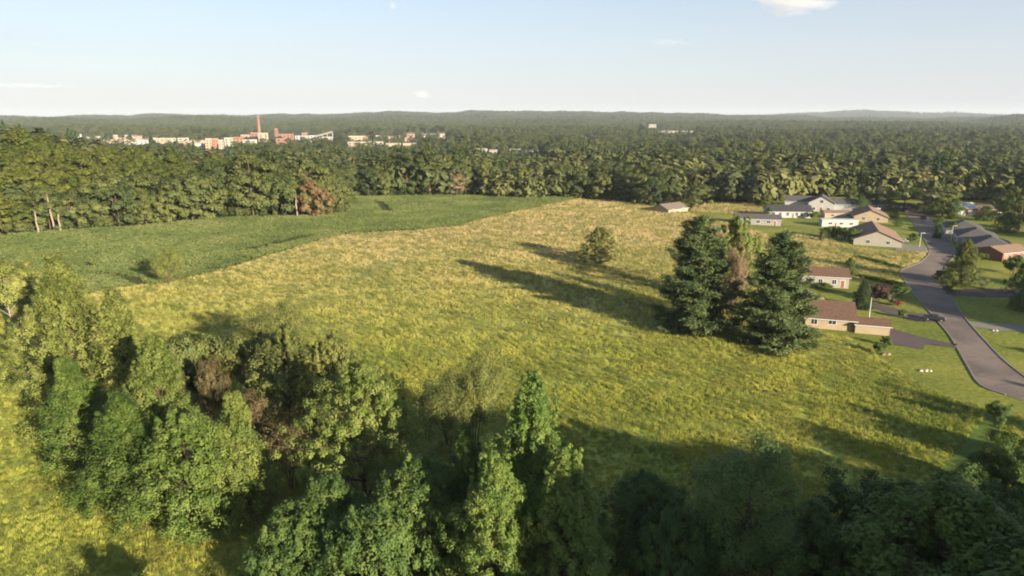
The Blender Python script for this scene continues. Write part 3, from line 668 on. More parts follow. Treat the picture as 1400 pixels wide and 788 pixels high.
# trees just outside the frame on the right and behind, whose shadows lie across the meadow
SH = math.tan(SUN_EL)
def caster(u, v, d, kind='broad', var=0, rw=None, lf='l_mid'):
    x, y, z = at(u, v)
    X, Y = x + SDIR[0]*d, y + SDIR[1]*d
    h = d*SH + z - tz(X, Y)
    plant('broadleaf_tree', 'leafy tree of the wood edge just outside the right of the frame', 'tree', kind, var, lf, X, Y, h, rw or h*.36, group='trees outside the frame that shade the meadow')
for a in ((772, 572, 84, 'broad', 0, 7.5), (830, 590, 80, 'broad', 1, 7), (895, 612, 76, 'broad', 2, 8), (948, 600, 88, 'broad', 0, 7), (1010, 640, 80, 'broad', 1, 8),
          (1080, 622, 84, 'broad', 2, 7), (1140, 612, 90, 'broad', 0, 7.5), (1210, 640, 82, 'broad', 1, 8), (1150, 555, 96, 'broad', 2, 4.2), (1205, 572, 88, 'broad', 0, 4.2), (1250, 585, 80, 'broad', 1, 4), (1195, 524, 98, 'broad', 1, 3.2),
          (1250, 543, 90, 'broad', 2, 3.4), (1305, 560, 80, 'broad', 1, 3.6),
          (700, 640, 74, 'broad', 2, 9), (620, 680, 72, 'broad', 0, 9), (540, 660, 84, 'broad', 1, 9), (470, 690, 84, 'broad', 0, 9), (380, 730, 80, 'broad', 2, 8), (310, 745, 84, 'broad', 2, 7),
          (760, 700, 64, 'broad', 1, 9), (860, 700, 60, 'broad', 0, 9), (960, 720, 62, 'broad', 1, 9), (1080, 720, 62, 'broad', 2, 9), (1200, 720, 62, 'broad', 0, 9), (1310, 700, 66, 'broad', 1, 8), (1390, 720, 60, 'broad', 2, 9),
          (560, 760, 66, 'broad', 0, 9), (440, 780, 72, 'broad', 1, 9),
          (1225, 395, 95, 'broad', 0, 11), (1250, 392, 90, 'broad', 1, 11), (1245, 408, 90, 'broad', 2, 9), (1285, 410, 80, 'broad', 0, 9), (1345, 430, 60, 'broad', 2, 10), (1380, 475, 50, 'broad', 0, 8), (1390, 525, 60, 'broad', 1, 5),
          (425, 562, 118, 'dense', 0, 9), (465, 556, 118, 'dense', 1, 9), (510, 558, 116, 'dense', 0, 9), (555, 555, 114, 'dense', 1, 9), (600, 556, 112, 'dense', 0, 9), (645, 560, 110, 'dense', 1, 9), (470, 590, 108, 'dense', 0, 9), (505, 585, 110, 'dense', 1, 9), (545, 580, 108, 'dense', 0, 9), (590, 575, 108, 'dense', 1, 9), (635, 578, 105, 'dense', 0, 9), (680, 575, 104, 'dense', 1, 9), (725, 580, 98, 'dense', 0, 9), (920, 612, 96, 'dense', 1, 8), (1060, 625, 90, 'dense', 1, 8),
          (1205, 392, 92, 'dense', 0, 11), (1222, 405, 92, 'dense', 1, 11), (1236, 410, 90, 'dense', 0, 9), (1275, 418, 84, 'dense', 1, 7), (1320, 412, 60, 'dense', 1, 11), (1345, 400, 60, 'dense', 0, 11), (1360, 432, 56, 'dense', 1, 10), (1310, 425, 66, 'dense', 0, 10), (1390, 405, 50, 'dense', 1, 10), (1352, 570, 66, 'dense', 0, 4),
          (690, 585, 62, 'broad', 0, 10), (665, 600, 70, 'broad', 1, 10), (735, 600, 70, 'broad', 2, 10), (640, 640, 62, 'broad', 1, 10), (600, 640, 70, 'broad', 0, 10), (900, 640, 62, 'broad', 1, 10), (985, 622, 60, 'broad', 0, 8), (1040, 640, 60, 'broad', 2, 9),
          (1290, 372, 70, 'broad', 0, 7), (1330, 395, 60, 'broad', 1, 8), (1300, 402, 66, 'broad', 2, 8), (1370, 410, 50, 'broad', 0, 8), (1320, 425, 58, 'broad', 1, 8), (1240, 388, 100, 'broad', 2, 8), (1262, 408, 90, 'broad', 0, 8), (1280, 425, 80, 'broad', 1, 7), (1275, 330, 75, 'broad', 2, 9), (1250, 305, 80, 'broad', 0, 9), (1300, 310, 60, 'broad', 2, 9)):
    caster(*a)

# ------------------------------------------------------------------ scatter: one object, points carrying turn, size and kind
def scatter(name, pts, rz, sc, ix, protos, label, cat):
    me = bpy.data.meshes.new(name); n = len(pts)
    me.vertices.add(n); me.vertices.foreach_set('co', np.asarray(pts, np.float32).ravel())
    a = me.attributes.new('rz', 'FLOAT', 'POINT'); a.data.foreach_set('value', np.asarray(rz, np.float32))
    a = me.attributes.new('sc', 'FLOAT_VECTOR', 'POINT'); a.data.foreach_set('vector', np.asarray(sc, np.float32).ravel())
    a = me.attributes.new('ix', 'INT', 'POINT'); a.data.foreach_set('value', np.asarray(ix, np.int32))
    o = link(name, me); tag(o, label, cat, kind='stuff')
    ng = bpy.data.node_groups.new(name, 'GeometryNodeTree')
    ng.interface.new_socket('Geometry', in_out='INPUT', socket_type='NodeSocketGeometry')
    ng.interface.new_socket('Geometry', in_out='OUTPUT', socket_type='NodeSocketGeometry')
    N = ng.nodes; L = ng.links
    gi = N.new('NodeGroupInput'); go = N.new('NodeGroupOutput'); ip = N.new('GeometryNodeInstanceOnPoints'); jn = N.new('GeometryNodeJoinGeometry')
    for p in protos:
        oi = N.new('GeometryNodeObjectInfo'); oi.inputs['Object'].default_value = p; oi.inputs['As Instance'].default_value = True
        L.new(oi.outputs['Geometry'], jn.inputs[0])
    def na(nm, t):
        q = N.new('GeometryNodeInputNamedAttribute'); q.data_type = t; q.inputs[0].default_value = nm; return q.outputs[0]
    cx = N.new('ShaderNodeCombineXYZ'); L.new(na('rz', 'FLOAT'), cx.inputs[2])
    er = N.new('FunctionNodeEulerToRotation'); L.new(cx.outputs[0], er.inputs[0])
    L.new(gi.outputs[0], ip.inputs['Points']); L.new(jn.outputs[0], ip.inputs['Instance'])
    ip.inputs['Pick Instance'].default_value = True
    L.new(na('ix', 'INT'), ip.inputs['Instance Index']); L.new(er.outputs[0], ip.inputs['Rotation']); L.new(na('sc', 'FLOAT_VECTOR'), ip.inputs['Scale'])
    L.new(ip.outputs[0], go.inputs[0])
    md = o.modifiers.new('scatter', 'NODES'); md.node_group = ng
    return o
def proto(name, me): return bpy.data.objects.new(name, me)     # source shape only, not linked to the scene

# ------------------------------------------------------------------ woods
def wood_mesh(seed, H, Rr, base, prof, nc, nl, lsz, crad, mat, bark):
    return tree_meshes(seed, H, Rr, base, prof, nc, 2, nl, lsz, crad, mat, bark, up_ang=(.15, .6), trunk_r=.26)
WOODK = [('tall rounded', 18, 5.2, .03, dome), ('broad domed', 16, 6.2, .03, dome), ('upright oval', 19, 4.4, .03, oval), ('narrow pointed', 18, 3.6, .02, spire), ('bushy low crowned', 13, 5.4, .0, dome), ('loose crowned', 17, 5.0, .05, oval)]
WOOD = [(k[0], k[1], k[2]) + wood_mesh(500+i, k[1], k[2], k[3], k[4], 20, 80, .40, 1.7, M['l_wood'], M['bark']) for i, k in enumerate(WOODK)]
def crown_only(seed, H, Rr, mat, n=950, lsz=.55, lobes=12, skirt=0.0):
    """distant crown: lumpy heads made of many leaf sprays"""
    rs = np.random.RandomState(seed)
    cen = []; rad = []
    for k in range(lobes):
        th = k*2.4 + rs.rand(); rr = Rr*(.2+.55*rs.rand()); z = H*(.5 + .38*rs.rand()*(1.2-rr/Rr))
        cen.append((math.cos(th)*rr, math.sin(th)*rr, z)); rad.append(Rr*rs.uniform(.34, .5))
    for k in range(4):
        th = k*1.57; cen.append((math.cos(th)*Rr*.55, math.sin(th)*Rr*.55, H*.3)); rad.append(Rr*.45)
    C_, N_, s = clumps(cen, rad, max(6, n//len(cen)), lsz, rs, (0, 0, H*.4), 1.0, .5, .15)
    V, Q = quads(C_, N_, s, rs, mat, 'crown')
    return mesh_np('crown', V, Q, [mat])
def cone_crown(seed, H, Rr):
    rs = np.random.RandomState(seed); n = 900; t = rs.rand(n)**1.4; th = rs.rand(n)*6.28
    rr = Rr*(1-t)**.8*(.75+.3*np.sin(t*40)+.2*rs.rand(n)); C_ = np.stack([np.cos(th)*rr, np.sin(th)*rr, H*(.04+.96*t)], -1)
    N_ = np.stack([np.cos(th), np.sin(th), .5+0*th], -1) + rs.normal(size=(n, 3))*.5
    V, Q = quads(C_, N_, .5*(.6+.6*rs.rand(n)), rs, M['needle2'], 'crown'); return mesh_np('crown', V, Q, [M['needle2']])
FARP = [proto('far_crown', crown_only(700+i, [15, 17, 13, 18][i], [5.2, 4.4, 5.6, 4.0][i], M['l_wood'])) for i in range(4)]
FARP += [proto('far_crown', cone_crown(760, 19, 3.6)), proto('far_crown', cone_crown(761, 15, 3.2))]
FARC = []
for i in range(3):      # canopy patches for the distant woods: seven heads each
    rs = np.random.RandomState(800+i); vs = []; qs = []; nb = 0
    for k in range(8):
        c = crown_only(820+i*10+k, rs.uniform(11, 18), rs.uniform(5, 7.5), M['l_far'], 170, 1.5, 5)
        v = np.empty(len(c.vertices)*3, np.float32); c.vertices.foreach_get('co', v); v = v.reshape(-1, 3)
        v[:, 0] += rs.uniform(-13, 13); v[:, 1] += rs.uniform(-13, 13)
        vs.append(v); qs.append(np.arange(len(v)).reshape(-1, 4)+nb); nb += len(v)
        bpy.data.meshes.remove(c)
    FARC.append(proto('canopy_patch', mesh_np('canopy_patch', np.concatenate(vs), np.concatenate(qs), [M['l_far']])))

# things that must stay clear of trees: houses (filled below) and the town rows
HOUSE_PX = [(926, 284), (1036, 305), (1080, 297), (1122, 288), (1148, 309), (1198, 333), (1188, 304), (1127, 392), (1142, 446), (1321, 293), (1338, 316), (1358, 330), (1375, 343), (1205, 284), (1390, 350)]
HOUSE_W = [at(*p)[:2] for p in HOUSE_PX]
TOWN_VIS = [(92, 130, 181, 195), (130, 215, 184, 198), (210, 275, 187, 200), (262, 322, 186, 206), (318, 372, 181, 196), (372, 408, 176, 195), (405, 460, 179, 193), (470, 528, 184, 201), (526, 572, 181, 201), (575, 612, 180, 189), (638, 682, 202, 210), (694, 740, 203, 211), (885, 899, 169, 175), (903, 949, 177, 183)]
rsF = np.random.RandomState(11)
def jgrid(r0, r1, step, half=47):
    xs = np.arange(-r1, r1, step); ys = np.arange(20, r1, step)
    X, Y = np.meshgrid(xs, ys); X = X + rsF.uniform(-.45, .45, X.shape)*step; Y = Y + rsF.uniform(-.45, .45, Y.shape)*step
    X = X.ravel(); Y = Y.ravel(); r = np.hypot(X, Y)
    k = (r >= r0) & (r < r1) & (np.abs(np.degrees(np.arctan2(X, Y))) < half)
    return X[k], Y[k]
def clear(X, Y):
    k = ~(inpoly(X, Y, CROP) | inpoly(X, Y, MEADOW) | inpoly(X, Y, DRY) | inpoly(X, Y, FAR_FIELD))
    lawn = inpoly(X, Y, LAWN)
    k &= ~lawn
    k &= seg_dist(X, Y, CROP_FAR) > 2.5
    for hx, hy in HOUSE_W: k &= np.hypot(X-hx, Y-hy) > 14
    return k
def sees_town(X, Y, top):
    Z = terrain(X, Y); u, v, d = proj(X, Y, Z+top); bad = np.zeros(len(X), bool)
    ub, vb_, _ = proj(X, Y, Z)
    for (a, b, t, q) in TOWN_VIS: bad |= (u > a-4) & (u < b+4) & (v < q-.5) & (vb_ > t+4)
    return bad
X, Y = jgrid(190, 640, 7.5); k = clear(X, Y) & (Y > 190); X, Y = X[k], Y[k]
hill = np.exp(-((X+270)/150)**2 - ((Y-385)/140)**2)
front = np.minimum(seg_dist(X, Y, CROP_FAR), seg_dist(X, Y, MEADOW_R[:4]))
kind = rsF.randint(0, 6, len(X)); kind = np.where((front < 9) & (rsF.rand(len(X)) < .5), 4, kind)
HH = np.array([k_[1] for k_ in WOODK])[kind]
scl = 1.1*rsF.uniform(.62, 1.25, len(X))*(1 + .12*hill)*(.75 + .5*vnoise(X, Y, 45, 3))
bad = sees_town(X, Y, HH*scl) & (np.hypot(X, Y) > 450)
ug, vg, _ = proj(X, Y, terrain(X, Y) + HH*scl); ub_, vb2, _ = proj(X, Y, terrain(X, Y))
gone = (ug > 953) & (ug < 1003) & (vg < 252) & (vb2 > 250.3) & (np.hypot(X, Y) > 300); bad = bad | gone
scl = np.where((ug > 952) & (ug < 1003) & (vg < 252) & (vb2 > 250.5), scl*.42, scl)
X, Y, kind, scl, hill, front = [a[~bad] for a in (X, Y, kind, scl, hill, front)]
for _ in range(3):
    bt = sees_town(X, Y, np.array([k_[1] for k_ in WOODK])[kind]*scl); scl = np.where(bt, scl*.78, scl)
Z = terrain(X, Y)
u_, v_, d_ = proj(X, Y, Z + 10)
inview = (u_ > -10) & (u_ < 1410)
app = np.where(inview, 1/d_, 0)
# nearest rows first: a tree hidden behind several rows shows less
app = app*(1 + .5*np.exp(-front/14))
order = np.argsort(-app)
IND = order[:300]; REST = order[300:]
WVAR = {}
def wood_pair(i, leafm):
    if (i, leafm) not in WVAR: WVAR[(i, leafm)] = (WOOD[i][3], WOOD[i][4] if leafm == 'l_wood' else re_leaf(WOOD[i][4], M[leafm]))
    return WVAR[(i, leafm)]
def place_word(u):
    for lim, w in ((110, 'at the left end of the hillside wood'), (220, 'on the hillside wood above the crop corner'), (330, 'in the middle of the hillside wood'), (470, 'near the rusty tree ending the hillside wood'), (560, 'behind the far left of the crop field'), (660, 'behind the middle of the crop field'), (790, "behind the crop field's far corner"), (900, 'behind the crest of the dry meadow'), (1000, 'by the tan roofed house and far clearing'), (1100, 'behind the white house with charcoal roof'), (1230, 'behind the white gabled house'), (1310, 'beyond the far end of the road')):
        if u < lim: return w
    return 'beyond the red house on the right'
for j in IND:
    lf = 'l_hill' if hill[j] > .42 else 'l_wood'
    tm, cm = wood_pair(int(kind[j]), lf)
    s = float(scl[j]); w = s*rsF.uniform(.9, 1.15)
    e = empty('woodland_tree', (float(X[j]), float(Y[j]), float(Z[j])), float(rsF.rand()*6.28), (w, w, s))
    f = front[j]; row = 'front row' if f < 7 else ('second row' if f < 14 else 'standing further back')
    tag(e, '%s green tree, %s, %s' % (WOODK[int(kind[j])][0], row, place_word(float(u_[j]))), 'tree', 'trees of the woods around the fields')
    link('trunk', tm, e); link('crown', cm, e)
WP = [proto('wood_source', w[4]) for w in WOOD]
def s3(s, w): return np.stack([w, w, s], -1)
pts = [np.stack([X[REST], Y[REST], Z[REST]], -1)]; rzs = [rsF.rand(len(REST))*6.28]; scs = [s3(scl[REST], scl[REST]*rsF.uniform(.9, 1.15, len(REST)))]; ixs = [kind[REST]]
# special trees in the woods
def special(label, u, vb, vt, w, i, lf, name='woodland_tree'):
    x, y, h, r = by_pixels(u, vb, vt, w)
    tm, cm = wood_pair(i, lf); e = empty(name, (x, y, tz(x, y)), 1.0, (r/WOODK[i][2], r/WOODK[i][2], h/WOODK[i][1]))
    tag(e, label, 'tree'); link('trunk', tm, e); link('crown', cm, e)
special('rust coloured tree at the right end of the hillside wood by the crops', 424, 297, 246, 30, 5, 'l_rust')
special('smaller rusty brown tree right beside the rust coloured tree', 442, 297, 258, 24, 4, 'l_rust')
special('tan tree standing out in the tree line behind the crop field', 625, 268, 230, 22, 2, 'l_pink')
special('tan brown tree left of the other tan tree behind the crops', 592, 268, 230, 20, 5, 'l_pink')
special('brownish dying tree above the white gabled house', 1142, 262, 228, 34, 1, 'l_pink')
special('pinkish brown tree right of the white gabled house roof', 1172, 262, 226, 30, 0, 'l_rust')
special('narrow light green tree right of the white gabled house', 1161, 288, 252, 16, 3, 'l_hill')
special('round green tree behind the road head', 1235, 290, 256, 44, 0, 'l_hill')
special('bushy green tree left of the road end', 1188, 284, 262, 24, 4, 'l_wood')
special('wide dark tree left of the red house', 1288, 296, 258, 50, 1, 'l_wood')
special('dark tree at the right edge behind the grey roofs', 1392, 316, 258, 60, 1, 'l_wood')
special('slim pale tree standing by the charcoal roof house', 1047, 284, 262, 12, 2, 'l_hill')
special('dark tree hugging the tan roofed house at the crest', 955, 285, 252, 36, 1, 'l_wood')
special('small dark tree left of the tan roofed house', 915, 281, 262, 22, 4, 'l_wood')
for lab, u, vb, vt, sl in (('pale dead trunk leaning at the left wood edge, shorter one', 52, 321, 289, -.03), ('tallest pale dead trunk at the left wood edge', 74, 318, 266, -.05), ('thin reddish dead trunk right of the tallest pale trunk', 82, 318, 284, 0), ('pale bare trunk under the rust coloured tree', 406, 298, 262, 0)):
    x, y, h, r = by_pixels(u, vb, vt, 4)
    e = empty('dead_tree', (x, y+.5, tz(x, y+.5))); tag(e, lab, 'dead tree')
    mb = MB(); mb.tube([(0, 0, -.3), (sl*h*.3+.15, 0, h*.25), (sl*h*.5-.2, .1, h*.5), (sl*h*.9+.1, .1, h*.75), (sl*h*1.3, .3, h)], [.42, .36, .33, .26, .10], 8); mb.build('trunk', M['palebark'], e, True)
    mb = MB(); mb.tube([(sl*h*.5, 0, h*.55), (1.2, -.5, h*.72)], [.16, .04], 5); mb.tube([(sl*h*.8, 0, h*.75), (-1.0, -.3, h*.9)], [.12, .03], 5); mb.build('limb', M['palebark'], e, True)

# bushes closing the foot of the wood edge
X, Y = jgrid(190, 640, 3.4); k = clear(X, Y) & (Y > 190)
fr_ = np.minimum(seg_dist(X, Y, CROP_FAR), seg_dist(X, Y, MEADOW_R[:4])); k &= (fr_ < 9) & (rsF.rand(len(X)) < .75)
X, Y = X[k], Y[k]; sc_ = rsF.uniform(.22, .48, len(X))
pts.append(np.stack([X, Y, terrain(X, Y)-.4], -1)); rzs.append(rsF.rand(len(X))*6.28); scs.append(s3(sc_, sc_*.95)); ixs.append(6 + rsF.randint(0, 4, len(X)))
# middle distance to the horizon
for (r0, r1, st) in ((640, 1100, 10.2), (1100, 2300, 13)):
    X, Y = jgrid(r0, r1, st, 45); k = clear(X, Y)
    k &= vnoise(X, Y, 170, 8)*.6 + vnoise(X, Y, 60, 9)*.4 > .24
    X, Y = X[k], Y[k]; sc_ = rsF.uniform(.55, 1.3, len(X))*(.55 + .85*vnoise(X, Y, 70, 5))
    k = sees_town(X, Y, 16*sc_); lucky = rsF.rand(len(X)) < .22; sc_ = np.where(k & lucky, sc_*.6, sc_); k = ~k | lucky; X, Y, sc_ = X[k], Y[k], sc_[k]
    pts.append(np.stack([X, Y, terrain(X, Y)], -1)); rzs.append(rsF.rand(len(X))*6.28)
    scs.append(s3(sc_, sc_*rsF.uniform(1.1, 1.55, len(X)))); con = (vnoise(X, Y, 120, 61)*.6 + rsF.rand(len(X))*.5 > .68)
    ixs.append(np.where(con, 10 + rsF.randint(0, 2, len(X)), 6 + rsF.randint(0, 4, len(X))))
for (r0, r1, st, mul) in ((2300, 4200, 21, .92), (4200, 7600, 33, 1.35), (7600, 10600, 60, 2.4)):
    X, Y = jgrid(r0, r1, st, 43)
    k = vnoise(X, Y, 420, 18)*.6 + vnoise(X, Y, 130, 19)*.4 > .27
    X, Y = X[k], Y[k]; sc_ = rsF.uniform(.7, 1.15, len(X))*(.7 + .6*vnoise(X, Y, 200, 6))
    k = ~sees_town(X, Y, 16*sc_); X, Y, sc_ = X[k], Y[k], sc_[k]
    pts.append(np.stack([X, Y, terrain(X, Y)], -1)); rzs.append(rsF.rand(len(X))*6.28)
    scs.append(s3(sc_, sc_*mul*1.15)); ixs.append(12 + rsF.randint(0, 3, len(X)))
# woods running on to both sides, outside the frame
print('forest instances', sum(len(p) for p in pts))
scatter('distant_forest', np.concatenate(pts), np.concatenate(rzs), np.concatenate(scs), np.concatenate(ixs), (WP + FARP + FARC)[::1], 'unbroken woodland stretching from the fields to the hills on the horizon', 'forest')

# ------------------------------------------------------------------ meadow grass and crop plants
def tuft_mesh(seed, n, h, spread, w, mat, weed=0.0):
    rs = np.random.RandomState(seed)
    a = rs.rand(n)*6.28; r = spread*np.sqrt(rs.rand(n)); b0 = np.stack([np.cos(a)*r, np.sin(a)*r, np.zeros(n)], -1)
    la = rs.rand(n)*6.28; ln = rs.uniform(.1, .55, n); hh = h*rs.uniform(.5, 1.1, n)
    tip = b0 + np.stack([np.cos(la)*ln*hh, np.sin(la)*ln*hh, hh], -1)
    mid = b0*.5 + tip*.5; mid[:, 2] += hh*.12
    sd = np.stack([-np.sin(la+rs.normal(size=n)), np.cos(la), np.zeros(n)], -1)*w
    V = np.stack([b0-sd, b0+sd, mid+sd*.9, mid-sd*.9, tip+sd*.15, tip-sd*.15], 1).reshape(-1, 3)
    i = np.arange(n)[:, None]*6
    Q = np.concatenate([i+np.array([[0, 1, 2, 3]]), i+np.array([[3, 2, 4, 5]])])
    if weed:
        m = int(n*weed); c = tip[rs.randint(0, n, m)] + rs.normal(size=(m, 3))*.07; c[:, 2] *= .9
        V2, Q2 = quads(c, rs.normal(size=(m, 3)) + np.array([0, 0, .5]), .09*np.ones(m), rs, mat, 'x')
        Q = np.concatenate([Q, Q2+len(V)]); V = np.concatenate([V, V2])
    return mesh_np('grass_tuft', V, Q, [mat])
def weed_mesh(seed):
    rs = np.random.RandomState(seed); n = 110
    C_ = np.stack([rs.normal(size=n)*.34, rs.normal(size=n)*.34, rs.uniform(.08, 1.0, n)], -1); C_[:, :2] *= (1.15 - .6*C_[:, 2:])
    V, Q = quads(C_, rs.normal(size=(n, 3)) + np.array([0, -.2, .5]), .085*np.ones(n), rs, M['weed'], 'x')
    return mesh_np('weed', V, Q, [M['weed']])
M['weed'] = leaf('weed_leaf', [(.15, (.14, .165, .036)), (.5, (.20, .21, .046)), (.85, (.27, .25, .06))], .25, .08, .3)
TU = [proto('tuft', tuft_mesh(900, 50, .55, .6, .026, M['tuft'])), proto('tuft', tuft_mesh(901, 44, .60, .5, .028, M['tuft'])), proto('tuft', tuft_mesh(902, 50, .45, .72, .028, M['tuft'])), proto('tuft', tuft_mesh(903, 40, .68, .42, .028, M['tuft'])), proto('weed', weed_mesh(905))]
rsG = np.random.RandomState(5)
gp, gs, gi_ = [], [], []
for (y0, y1, st, k0) in ((38, 130, .64, .78), (130, 210, .80, .85), (210, 400, .98, .92)):
    xs = np.arange(-175, 190, st); ys = np.arange(y0, y1, st); Xg, Yg = np.meshgrid(xs, ys)
    Xg = (Xg + rsG.uniform(-.5, .5, Xg.shape)*st).ravel(); Yg = (Yg + rsG.uniform(-.5, .5, Yg.shape)*st).ravel()
    k = (inpoly(Xg, Yg, MEADOW) | inpoly(Xg, Yg, DRY) | inpoly(Xg, Yg, DRY2)) & (np.abs(Xg) < .84*Yg + 26)
    k &= seg_dist(Xg, Yg, PATH) > 1.2
    k &= ~inpoly(Xg, Yg, ROAD)
    Xg, Yg = Xg[k], Yg[k]
    nz = .5*vnoise(Xg, Yg, 3.2, 31) + .5*vnoise(Xg, Yg, 9, 32)
    k = rsG.rand(len(Xg)) < .55 + .6*nz
    Xg, Yg, nz = Xg[k], Yg[k], nz[k]
    s = k0*(.72 + .5*nz)*rsG.uniform(.75, 1.25, len(Xg))
    gp.append(np.stack([Xg, Yg, terrain(Xg, Yg)+.08], -1)); gs.append(np.stack([s*k0**.4, s*k0**.4, s/k0**.55], -1))
    gi_.append(np.where(nz + rsG.normal(size=len(nz))*.15 > .6, rsG.choice([1, 3], len(nz)), rsG.choice([0, 2], len(nz))))
    wd = (vnoise(Xg, Yg, 6, 51)*.55 + vnoise(Xg, Yg, 2.2, 52)*.45 > .66 + .05*sm(150, 300, Yg)) & (rsG.rand(len(Xg)) < .45)
    gi_[-1] = np.where(wd, 4, gi_[-1])
gp = np.concatenate(gp); print('tufts', len(gp))
scatter('meadow_grass', gp, rsG.rand(len(gp))*6.28, np.concatenate(gs), np.concatenate(gi_), TU, 'tall patchy yellow green meadow grass over the whole knoll', 'grass')

def crop_plant(seed):
    rs = np.random.RandomState(seed); n = 46
    C_ = np.stack([rs.normal(size=n)*.38, rs.normal(size=n)*.38, rs.uniform(.25, .95, n)], -1)
    V, Q = quads(C_, rs.normal(size=(n, 3))*.8 + np.array([.25, -.3, .6]), .17*np.ones(n), rs, M['crop'], 'x')
    return mesh_np('crop_plant', V, Q, [M['crop']])
CPp = [proto('crop', crop_plant(950+i)) for i in range(3)]
xs = np.arange(-340, 60, 1.15); ys = np.arange(150, 425, 1.0); Xc, Yc = np.meshgrid(xs, ys)
Xc = (Xc + rsG.uniform(-.3, .3, Xc.shape)).ravel(); Yc = (Yc + rsG.uniform(-.4, .4, Yc.shape)).ravel()
k = inpoly(Xc, Yc, CROP) & (np.abs(Xc) < .84*Yc+15)
GAPS = [[(137, 376), (172, 382), (206, 393)], [(236, 363), (262, 368)], [(284, 369), (312, 372)], [(318, 352), (348, 357)], [(517, 277), (531, 290)], [(118, 362), (124, 366)], [(330, 345), (420, 325)]]  # last gap bares dark soil in place of a shaded fold
for i, g_ in enumerate(GAPS): k &= seg_dist(Xc, Yc, P(g_)) > ([1.7, 1.2, 1.5, 1.0, 2.6, 1.2, 2.6][i])*(.6 + .8*vnoise(Xc, Yc, 3, 40))
Xc, Yc = Xc[k], Yc[k]
dn_ = seg_dist(Xc, Yc, CROP_NEAR)
sc_ = rsG.uniform(.85, 1.15, len(Xc))*(.72+.3*vnoise(Xc, Yc, 25, 41)+.32*vnoise(dn_, Xc*.06, 5, 42))*(1 + .15*np.sin(dn_*2*math.pi/4.6))
print('crop', len(Xc))
scatter('crop_plants', np.stack([Xc, Yc, terrain(Xc, Yc)+.04], -1), rsG.rand(len(Xc))*6.28, s3(sc_, sc_*1.15), rsG.randint(0, 3, len(Xc)), CPp, 'even dark green crop filling the field behind the meadow', 'crop')
#@@HOUSES@@
# ------------------------------------------------------------------ houses of the neighbourhood
M['w_white'] = flat('white_siding', (.385, .365, .335), .6, .05, .6)
M['w_cream'] = flat('cream_siding', (.29, .265, .22), .65, .06, .6)
M['w_tan'] = flat('tan_siding', (0.336, 0.260, 0.176), .65, .08, .6)
M['w_grey'] = flat('grey_siding', (.36, .36, .36), .65, .08, .6)
M['w_pale'] = flat('pale_grey_siding', (.25, .23, .21), .65, .06, .6)
M['w_red'] = flat('red_brick', (.19, .075, .05), .85, .22, 4)
M['w_brick'] = flat('orange_brick', (0.302, 0.143, 0.092), .85, .15, .12)
M['w_pink'] = flat('pale_brick', (0.386, 0.252, 0.185), .85, .12, .12)
M['r_brown'] = flat('brown_shingles', (0.134, 0.082, 0.059), .9, .22, 2.2, .1, bump=.4)
M['r_tan'] = flat('tan_shingles', (0.227, 0.151, 0.109), .9, .2, 2.2, .1, bump=.4)
M['r_grey'] = flat('grey_shingles', (.095, .088, .09), .9, .2, 2.2, .1, bump=.4)
M['r_char'] = flat('charcoal_shingles', (.052, .050, .055), .9, .25, 2.2, .1, bump=.4)
M['r_dull'] = flat('dull_grey_tan_shingles', (.175, .14, .115), .9, .2, 2.2, .1, bump=.4)
M['r_white'] = flat('white_metal_roof', (0.420, 0.420, 0.412), .45, .05, .4)
M['r_flat'] = flat('town_flat_roof', (.38, .35, .32), .9, .15, .1)
for k_, c_ in (('white', (0.361, 0.323, 0.288)), ('cream', (0.327, 0.271, 0.202)), ('pink', (0.301, 0.202, 0.159)), ('brick', (0.224, 0.116, 0.086)), ('pale', (0.292, 0.267, 0.249)), ('roof', (0.292, 0.267, 0.245))): M['t_'+k_] = flat('town_'+k_, c_, .85, .2, .12)
M['trim'] = flat('white_trim', (0.638, 0.630, 0.605), .5, .04)
M['door'] = flat('door_paint', (.22, .10, .06), .5, .1)
M['garage'] = flat('garage_door_paint', (0.588, 0.571, 0.538), .5, .05)
M['glass'] = flat('window_glass', (.025, .03, .035), .08, .2, .5, .6)
M['wood'] = flat('weathered_wood', (.25, .18, .12), .85, .25, 3)
M['metal'] = flat('galvanised_metal', (.45, .46, .47), .4, .1, 2, .5, .6)
M['rubber'] = flat('tyre_rubber', (.02, .02, .02), .8, .1)
M['black'] = flat('black_plastic', (.025, .026, .03), .5, .1)
M['stone'] = flat('pale_stone', (.48, .43, .36), .9, .2, 1.5, .1, bump=.6)

def window(parent, x, y, z, w, h, side, L, Wd):
    """frame and pane on one wall; side is f(ront) b(ack) l(eft) r(ight); x runs along that wall"""
    def T(a, o, zz):
        if side == 'f': return (a, -Wd/2-o, zz)
        if side == 'b': return (a, Wd/2+o, zz)
        if side == 'l': return (-L/2-o, a, zz)
        return (L/2+o, a, zz)
    def slab(mb, a0, a1, z0, z1, o0, o1):
        p = [T(a0, o0, z0), T(a1, o1, z1)]
        mb.box(min(p[0][0], p[1][0]), min(p[0][1], p[1][1]), z0, max(p[0][0], p[1][0]), max(p[0][1], p[1][1]), z1)
    mb = MB(); t = .09
    slab(mb, x-w/2-t, x+w/2+t, z-t, z, .003, .07); slab(mb, x-w/2-t, x+w/2+t, z+h, z+h+t, .003, .07)
    slab(mb, x-w/2-t, x-w/2, z, z+h, .003, .06); slab(mb, x+w/2, x+w/2+t, z, z+h, .003, .06); slab(mb, x-.03, x+.03, z, z+h, .003, .05)
    fr = mb.build('window', M['trim'], parent)
    mb = MB(); slab(mb, x-w/2, x-.03, z, z+h, .003, .025); slab(mb, x+.03, x+w/2, z, z+h, .003, .025); mb.build('pane', M['glass'], fr)
